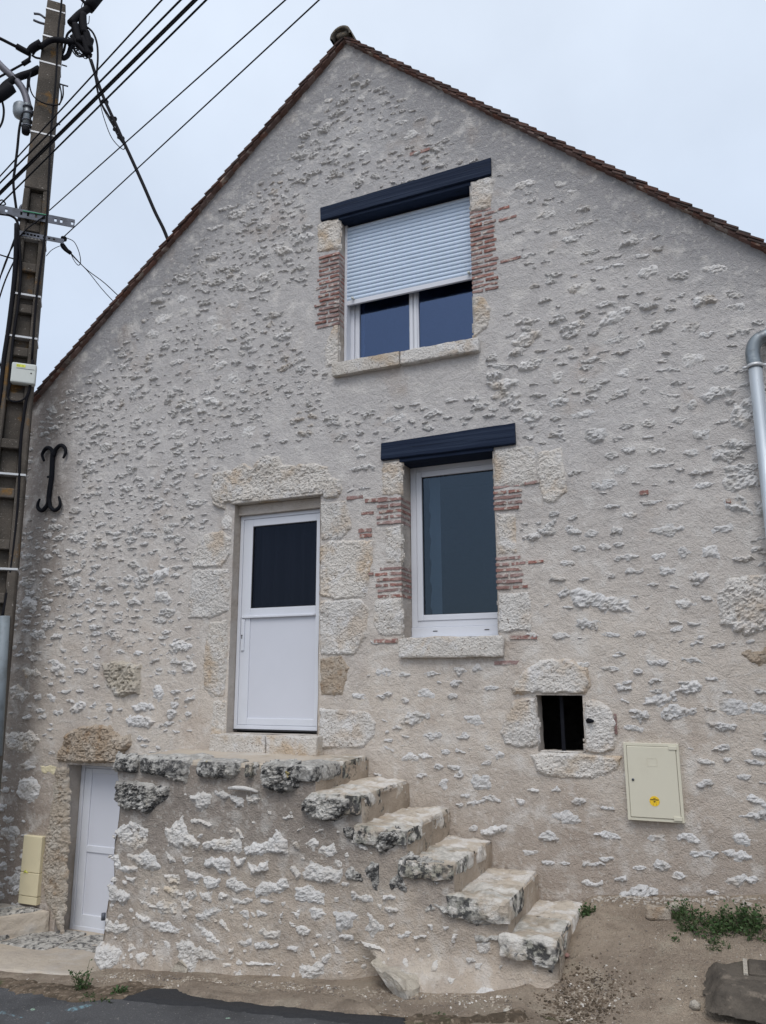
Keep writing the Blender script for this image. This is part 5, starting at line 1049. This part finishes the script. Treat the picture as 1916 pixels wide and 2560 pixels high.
def cable(name, pts, r, label, cat='cable', group=None, v=0., k=5, mode='onp'):
    P = [onp(p[0], p[1], p[2] if len(p) > 2 else v) for p in pts]
    o = MB().tube(curve(P, k), r, 6).build(name, m_cable, None, False); return props(o, label, cat, group)
# service drop from the pole top to the verge
def drop(pts, r, label, name='service_cable', group=None):
    a = onp(215, 75, 0); e = at(424, 603, -.05); P = []
    for (x, y) in pts:
        t = (y - 75) / (603 - 75); Yd = a[1] + (e[1] - a[1]) * t; P.append(at(x, y, Yd))
    o = MB().tube(curve(P, 5), r, 7).build(name, m_cable, None, False); return props(o, label, 'cable', group)
drop([(228, 150), (245, 205), (262, 250), (285, 300), (312, 360), (335, 410), (362, 470), (388, 530), (408, 570), (422, 604)], .019, 'thick twisted black service cable running from the pole to the roof verge')
drop([(222, 140), (238, 190), (250, 250), (275, 295), (296, 340), (314, 365)], .012, 'black strand wound along the upper part of the service cable')
drop([(205, 60), (230, 78), (242, 105), (245, 140), (243, 175), (240, 200)], .012, 'black loop bulging right of the pole head bundle')
drop([(242, 215), (250, 255), (262, 300), (280, 345), (305, 372), (312, 366), (300, 330), (275, 300)], .005, 'thin slack loop hanging off the service cable')
drop([(240, 215), (255, 265), (285, 318), (282, 300)], .005, 'short slack loop beside the service cable')
for i, (x, y) in enumerate(((262, 254), (283, 296), (291, 325), (302, 345))):
    t = (y - 75) / 528; a = onp(215, 75, 0); p = at(x, y, a[1] * (1 - t)); o = MB().tube([p + np.array((-.035, 0, .02)), p + np.array((.035, 0, -.02))], [.02, .028], 7).build('cable_clip', m_cable, None, False)
    props(o, ['uppermost', 'second', 'third', 'lowest'][i] + ' black clip on the service cable', 'cable clip', 'clips on the service cable')
# head bundle: insulating arm and connectors
hd_ = empty('pole_head_connectors', tuple(onp(205, 110, 0)), 'tangle of black insulated connectors beside the top of the pole', 'cable connectors')
def hb(pts, r, name='connector', n=7): MB().tube(curve([onp(p[0], p[1], 0) for p in pts], 4), r, n).build(name, m_cable, hd_, False)
hb([(176, 60), (200, 36), (222, 20), (250, -12)], .045, 'sheathed_cable'); hb([(222, 20), (262, -30)], .07, 'cable_sleeve'); hb([(200, -6), (218, 14), (224, 30)], .018, 'cable_tail')
hb([(207, 35), (208, 60), (212, 85)], .05); hb([(188, 62), (192, 85), (199, 108)], .05); hb([(214, 80), (220, 100), (224, 125)], .05); hb([(228, 98), (222, 118)], .04)
hb([(205, 95), (214, 112), (222, 140)], .045); hb([(180, 90), (195, 112), (215, 135)], .03)
hb([(192, 76), (182, 100), (172, 135), (158, 146), (152, 140)], .028, 'steel_bracket'); hb([(180, 74), (168, 88), (162, 120), (155, 140)], .014, 'steel_bracket')
rr_ = random.Random(5)
for i in range(16):
    x0_, y0_ = rr_.uniform(165, 200), rr_.uniform(92, 118); x1_, y1_ = rr_.uniform(205, 232), rr_.uniform(100, 142)
    hb([(x0_, y0_), ((x0_ + x1_) / 2 + rr_.uniform(-10, 10), (y0_ + y1_) / 2 + rr_.uniform(0, 22)), (x1_, y1_)], .006 + .004 * rr_.random(), 'cable_tail', 5)
hb([(208, 5), (204, 20), (212, 25), (220, 15), (222, 5), (214, 2)], .005, 'cable_tail', 5); hb([(224, 40), (222, 58), (212, 60)], .005, 'cable_tail', 5)
cable('cable', [(100, 118, -1.3), (125, 102, -1.4), (150, 100, -1.4), (180, 106, 0)], .035, 'thick black cable wrapped round the pole below its head')
cable('cable', [(76, 130, -.6), (84, 120, -.9), (104, 108, -1.3)], .05, 'black cable sleeve curving onto the left side of the pole head')
cable('cable', [(-40, 78, 0), (0, 96, 0), (40, 116, 0), (76, 132, 0)], .018, 'black cable coming in from the left to the pole head')
cable('cable_sleeve', [(42, 116, 0), (60, 126, 0), (76, 134, 0)], .035, 'black sleeve on the cable at the left of the pole head', 'cable sleeve')
cable('cable', [(-40, 214, 0), (0, 192, 0), (58, 160, 0), (72, 152, 0), (76, 134, 0)], .014, 'grey wire rising to the hook left of the pole head')
cable('cable_sleeve', [(58, 160, 0), (74, 150, 0)], .03, 'short black sleeve on the wire under the pole head', 'cable sleeve')
cable('hook', [(80, 138, 0), (90, 144, 0), (100, 146, -.5)], .012, 'small steel hook holding the wire left of the pole head', 'hook')
cable('cable', [(-30, 250, 0), (0, 228, 0), (20, 208, 0), (50, 192, 0), (80, 182, 0), (98, 172, -.6)], .045, 'thick black sheathed cable reaching the pole under its head')
cable('cable_splice', [(-20, 248, -.2), (5, 236, -.2), (28, 218, -.2)], .075, 'black cable splice at the left edge beside the pole', 'cable splice')
cable('cable', [(4, 245, 0), (10, 275, 0), (6, 305, 0), (-8, 330, 0)], .012, 'thin cable loop hanging under the black splice')
cable('cable', [(72, 180, 0), (70, 215, 0), (64, 260, 0), (50, 315, 0), (44, 370, 0), (38, 420, 0), (34, 460, 0), (42, 528, 0)], .014, 'thin black cable hanging left of the pole past the lamp clamp')
cable('cable', [(78, 180, -.8), (74, 210, -.8), (84, 240, -1), (110, 258, -1.3), (146, 262, -1.3), (154, 240, -.9), (150, 212, -.9)], .008, 'thin black wire looped across the upper pole face')
cable('cable', [(158, 214, -.5), (158, 240, -.5), (149, 262, -.9)], .008, 'thin black loop bulging at the right side of the pole')
cable('cable', [(156, -20, -1.2), (152, 30, -1.2), (146, 80, -1.2), (140, 200, -1.2), (128, 330, -1.2), (122, 450, -1.2), (116, 560, -1.3), (104, 650, -1.2), (90, 760, -1.2), (80, 900, -1.2)], .011, 'thin black cable running down the right side of the pole face')
cable('cable', [(-40, 530, -1), (0, 535, -1), (28, 540, -1.2), (44, 556, -1.2), (48, 600, -1.2), (52, 680, -1.2), (46, 760, -1.2), (34, 840, -1.2), (26, 930, -1.2), (20, 990, -1.2)], .014, 'black cable dropping from the cross arm down the pole face')
cable('cable', [(42, 560, -1.2), (40, 640, -1.2), (34, 720, -1.1), (22, 820, -1.1), (10, 900, -1.1), (2, 980, -1.1), (-10, 1060, -1.1)], .024, 'thick black cable bundle on the left side of the pole')
cable('cable', [(82, 900, -1.3), (76, 965, -1.4), (66, 1000, -1.3), (60, 1040, -1.2), (52, 1110, -1.2), (46, 1250, -1.2), (34, 1370, -1.2), (20, 1470, -1.2), (6, 1545, -1.3)], .015, 'black cable running down the lower pole to the metal sheath')
cable('cable', [(30, 950, -1.3), (20, 990, -1.3), (34, 1004, -1.4), (60, 998, -1.4), (74, 975, -1.4)], .01, 'black cable loop hanging under the junction box')
cable('cable', [(112, 540, -1.3), (60, 580, -1.4), (20, 640, 0), (-20, 760, 0)], .008, 'thin wire crossing behind the cross arm to the left')
for i, L in enumerate(([(40, 588), (10, 670), (-20, 740)], [(42, 640), (14, 700), (-12, 780)], [(-20, 630), (10, 640), (38, 648)], [(-6, 880), (4, 930), (2, 960)], [(-10, 500), (0, 512), (14, 511), (6, 500), (-8, 506)])):
    cable('cable', [(a, b, 0) for a, b in L], .008, ['thin wire falling left from the lower cross arm', 'second thin wire falling left from the pole', 'short wire entering from the left under the cross arm', 'short cable at the left edge beside the junction box', 'small wire loop at the left edge above the cross arm'][i])
# telephone drops from lower arm tip to the verge
def tdrop(pts, Ya, Yb, r, label, cat='cable', name='telephone_wire'):
    P = [at(x, y, Ya + (Yb - Ya) * i / (len(pts) - 1)) for i, (x, y) in enumerate(pts)]; o = MB().tube(curve(P, 5), r, 6).build(name, m_cable, None, False); return props(o, label, cat)
tdrop([(156, 604), (180, 635), (215, 672), (260, 706), (301, 744)], -.25, -.03, .0055, 'upper thin telephone wire from the arm tip to the verge')
tdrop([(156, 604), (182, 640), (218, 676), (255, 722), (289, 759)], -.25, -.03, .0045, 'lower thin telephone wire from the arm tip to the verge')
tdrop([(168, 595), (186, 605), (198, 630), (202, 655), (196, 663), (185, 650), (176, 630)], -.25, -.22, .0045, 'thin wire loop below the tip of the cross arm')
tdrop([(116, 640), (130, 625), (150, 615), (156, 618)], -.4, -.25, .004, 'fine wire curving from the pole to the arm tip')
tdrop([(156, 596), (164, 598)], -.25, -.24, .03, 'small black insulator at the tip of the cross arm', 'insulator', 'insulator'); tdrop([(156, 610), (160, 620), (176, 632)], -.25, -.24, .024, 'black anchor clamp hanging from the tip of the cross arm', 'clamp', 'anchor_clamp')

# ------------------------------------------------------------------ drain cover block, bottom right
P = [ground_hit(*p, .10)[:2] for p in [(1762, 2372), (1960, 2345), (2100, 2500), (1960, 2520), (1780, 2495)]]
dr = empty('drain_block', (P[1][0], P[1][1], float(G(P[1][0], P[1][1]))), 'old dark concrete drain block with square cover at bottom right', 'drain cover')
X, Y = np.meshgrid(np.arange(min(p[0] for p in P) - .05, max(p[0] for p in P) + .05, .016), np.arange(min(p[1] for p in P) - .05, max(p[1] for p in P) + .05, .016))
sd = sdist(X, Y, [tuple(p) for p in P]) + .05 * fbm(X * 7, Y * 7, 88, 4)
Z = G(X, Y) * .35 + .65 * float(G(P[1][0], P[1][1] - .1)) - .06 + .085 * smooth(-.03, .07, sd) + .010 * fbm(X * 14, Y * 14, 89, 4)
id_ = np.arange(X.size).reshape(X.shape); ok = sd > -.03; kp = ok[:-1, :-1] | ok[1:, :-1] | ok[:-1, 1:] | ok[1:, 1:]
q = np.stack([id_[:-1, :-1], id_[:-1, 1:], id_[1:, 1:], id_[1:, :-1]], -1)[kp]; us, inv = np.unique(q, return_inverse=True)
mesh('concrete_surround', np.stack([X.ravel(), Y.ravel(), Z.ravel()], 1)[us], inv.reshape(q.shape), m_darkconc, dr, False)
zc_ = Z[sd > .1].max() + .002; c0 = ground_hit(1868, 2372, .10); c1 = ground_hit(1870, 2425, .10)
def dz_(x, y): return float(G(x, y)) * .35 + .65 * float(G(P[1][0], P[1][1] - .1)) - .06 + .085
mbx = MB(); xx0, yy1 = c0[0], c0[1]; yy0 = c1[1]
V = [(xx0, yy0, dz_(xx0, yy0) + .012), (xx0 + .5, yy0, dz_(xx0 + .5, yy0) + .012), (xx0 + .5, yy1, dz_(xx0 + .5, yy1) + .012), (xx0, yy1, dz_(xx0, yy1) + .012)]; V += [(a, b, c - .04) for a, b, c in V]
MB().add(V, [(0, 1, 2, 3), (4, 7, 6, 5), (0, 4, 5, 1), (1, 5, 6, 2), (2, 6, 7, 3), (3, 7, 4, 0)]).build('drain_lid', m_darkconc, dr, True, .005)
V = [(xx0 - .028, yy0, dz_(xx0, yy0) + .009), (xx0 - .006, yy0, dz_(xx0, yy0) + .009), (xx0 - .006, yy1, dz_(xx0, yy1) + .009), (xx0 - .028, yy1, dz_(xx0, yy1) + .009)]; V += [(a, b, c - .03) for a, b, c in V]
MB().add(V, [(0, 1, 2, 3), (4, 7, 6, 5), (0, 4, 5, 1), (1, 5, 6, 2), (2, 6, 7, 3), (3, 7, 4, 0)]).build('lid_rim', m_footing, dr)

# ------------------------------------------------------------------ pebbles, loose stones, weeds
def ico():
    bm = bmesh.new(); bmesh.ops.create_icosphere(bm, subdivisions=1, radius=1); V = np.array([v.co[:] for v in bm.verts]); Fc = np.array([[v.index for v in f.verts] for f in bm.faces]); bm.free(); return V, Fc
IV, IF = ico()
def pebbles(name, n, sampler, smin, smax, mat, label=None):
    VV = []; FF = []
    for i in range(n):
        x, y = sampler(); s_ = smin * (smax / smin) ** (random.random() ** 2.2); R = Matrix.Rotation(random.uniform(0, 6.3), 3, 'Z'); sc = np.array((s_, s_ * random.uniform(.6, 1), s_ * random.uniform(.4, .7)))
        V = (IV * (1 + RNG.uniform(-.22, .22, (len(IV), 1)))) * sc; V = V @ np.array(R).T + np.array((x, y, float(G(x, y)) + float(gnoise(np.array(x), np.array(y))) + s_ * .15)); VV.append(V); FF.append(IF + i * len(IV))
    o = mesh(name, np.concatenate(VV), np.concatenate(FF), mat); o['kind'] = 'stuff'; return o
def s_sand():
    while True:
        x, y = random.uniform(-1.05, 1.6), random.uniform(-1.9, -.02)
        if x > -1.0 or y > -.9: return x, y
pebbles('gravel', 1600, s_sand, .003, .012, m_pebbles)
pebbles('gravel', 260, lambda: (random.uniform(-1.0, .1), -abs(random.gauss(0, .05)) - .03), .007, .02, m_pebble)
pebbles('gravel', 900, lambda: (random.gauss(-.93, .13), random.gauss(-1.02, .15)), .005, .015, m_dirt)
pebbles('gravel', 300, lambda: (random.gauss(-.93, .13), random.gauss(-1.02, .15)), .005, .013, m_pebbles)
pebbles('gravel', 1300, lambda: (random.uniform(-4.4, -1.3), -1.0 - abs(random.gauss(0, .12))), .004, .014, m_pebbles)
def s_edge():
    x = random.uniform(-6.2, -1.2); return x, redge(x) + random.gauss(.03, .05)
pebbles('gravel', 1500, s_edge, .004, .016, m_pebbles)
pebbles('gravel', 500, lambda: (random.uniform(-5.5, -1), random.uniform(-2.3, -1.2)), .003, .007, m_pebble)
for i, (px_, py_, s_, lb) in enumerate([(1738, 2522, .034, 'round pale stone lying on the sand before the drain block'), (1646, 2272, .0, ''), (1660, 2305, .0, ''), (1690, 2280, .05, 'small squared pale stone at the foot of the wall beside the weeds'), (1268, 2533, .022, 'white pebble below the staircase corner'), (1418, 2392, .018, 'small orange brick chip beside the last step')]):
    if not s_: continue
    p = ground_hit(px_, py_); o = mesh('loose_stone', IV * (1 + RNG.uniform(-.12, .12, (len(IV), 1))) * np.array((s_, s_, s_ * .8)) + p + np.array((0, 0, s_ * .5)), IF, m_brick if 'brick' in lb else m_footing, None, False); props(o, lb, 'stone', 'loose stones on the ground')
p = ground_hit(1655, 2292); o = rock_box('loose_stone', p[0] - .10, p[0] + .07, p[1] - .05, p[1] + .03, p[2] - .02, p[2] + .07, m_ochre, None, .008, .02, .02, 99); props(o, 'ochre stone lying against the foot of the wall left of the weeds', 'stone', 'loose stones on the ground')
for i, (xa, xb, nz) in enumerate(((890, 1075, 5),)): pass
def weed(px_, py_, h, n, spread, label, seed, leaf=.02, cat='weed', z0=None):
    rr = random.Random(seed); b = ground_hit(px_, py_) if z0 is None else z0
    w_ = empty('weed', tuple(b), label, cat, 'weeds growing at the foot of the house')
    sm_ = MB(); lm = MB()
    for i in range(n):
        an_ = rr.uniform(0, 6.28); rad = spread * math.sqrt(rr.random()); bx = b[0] + rad * math.cos(an_); by = min(b[1] + rad * math.sin(an_) * .7, -.02 if z0 is None else 9); hh = h * rr.uniform(.45, 1.1) * (1 - .45 * rad / max(spread, .01))
        bend = Vector((rr.uniform(-.4, .4), rr.uniform(-.45, .25), 0)) * hh; zb_ = b[2] + (float(G(bx, by)) - float(G(b[0], b[1])))
        P = [Vector((bx, by, zb_ - .02)) + bend * t * t + Vector((0, 0, hh * t)) for t in (0, .33, .66, 1)]
        sm_.tube(P, [.0028, .0024, .0018, .001], 4, False)
        for j in range(int(5 + hh * 70)):
            t = rr.uniform(.12, 1.02); c = P[0].lerp(P[3], t) + bend * (t * t - t) ; d = Vector((rr.gauss(0, 1), rr.gauss(0, 1), rr.uniform(-.1, .9))).normalized(); s_ = leaf * rr.uniform(.5, 1.25)
            sd2 = d.cross(Vector((rr.gauss(0, 1), rr.gauss(0, 1), 1))).normalized() * s_ * .32; c = c + d * s_ * .3
            lm.add([c, c + d * s_ * .45 + sd2, c + d * s_, c + d * s_ * .45 - sd2], [(0, 1, 2, 3)])
    sm_.build('stem', m_stem, w_); lm.build('leaves', m_leaf, w_)
weed(1755, 2325, .15, 50, .16, 'dense leafy weed clump on the sand left of the drain block', 1, .022)
weed(1712, 2300, .19, 26, .08, 'taller upright weed at the left of the clump by the wall', 2, .02)
weed(1810, 2315, .15, 50, .16, 'middle weed clump against the wall above the drain block', 3, .022)
weed(1880, 2325, .17, 60, .2, 'low dark weed clump at the right edge by the wall', 4, .024)
weed(1940, 2330, .15, 50, .2, 'weed clump running out of the right edge of the picture', 14, .024)
weed(1700, 2345, .05, 16, .06, 'small low weed tuft on the open sand', 5, .016)
weed(1797, 2367, .07, 30, .07, 'yellowish weed tuft at the corner of the drain block', 6, .016)
weed(1465, 2288, .10, 26, .05, 'small dark weed beside the end of the last step', 7, .022)
weed(207, 2480, .24, 16, .06, 'tall spindly weed at the road edge below the cellar door', 8, .022)
weed(228, 2502, .07, 40, .10, 'low mossy weed at the foot of the tall spindly one', 9, .016)
weed(303, 2488, .11, 20, .05, 'middle sized weed at the left foot of the steps', 10, .024)
weed(262, 2506, .05, 34, .10, 'low grassy tuft between the two roadside weeds', 11, .018)
weed(10, 2468, .04, 40, .12, 'mossy green tuft at the road edge in the left corner', 12, .014)
weed(795, 2536, .02, 14, .05, 'tiny green tuft below the jutting footing slab', 13, .012)
weed(1095, 2535, .03, 18, .05, 'tiny green tuft under the right footing of the steps', 15, .012)
print('objects', len(bpy.data.objects), 'tris', sum(sum(len(p.vertices) - 2 for p in o.data.polygons) for o in bpy.data.objects if o.type == 'MESH'))
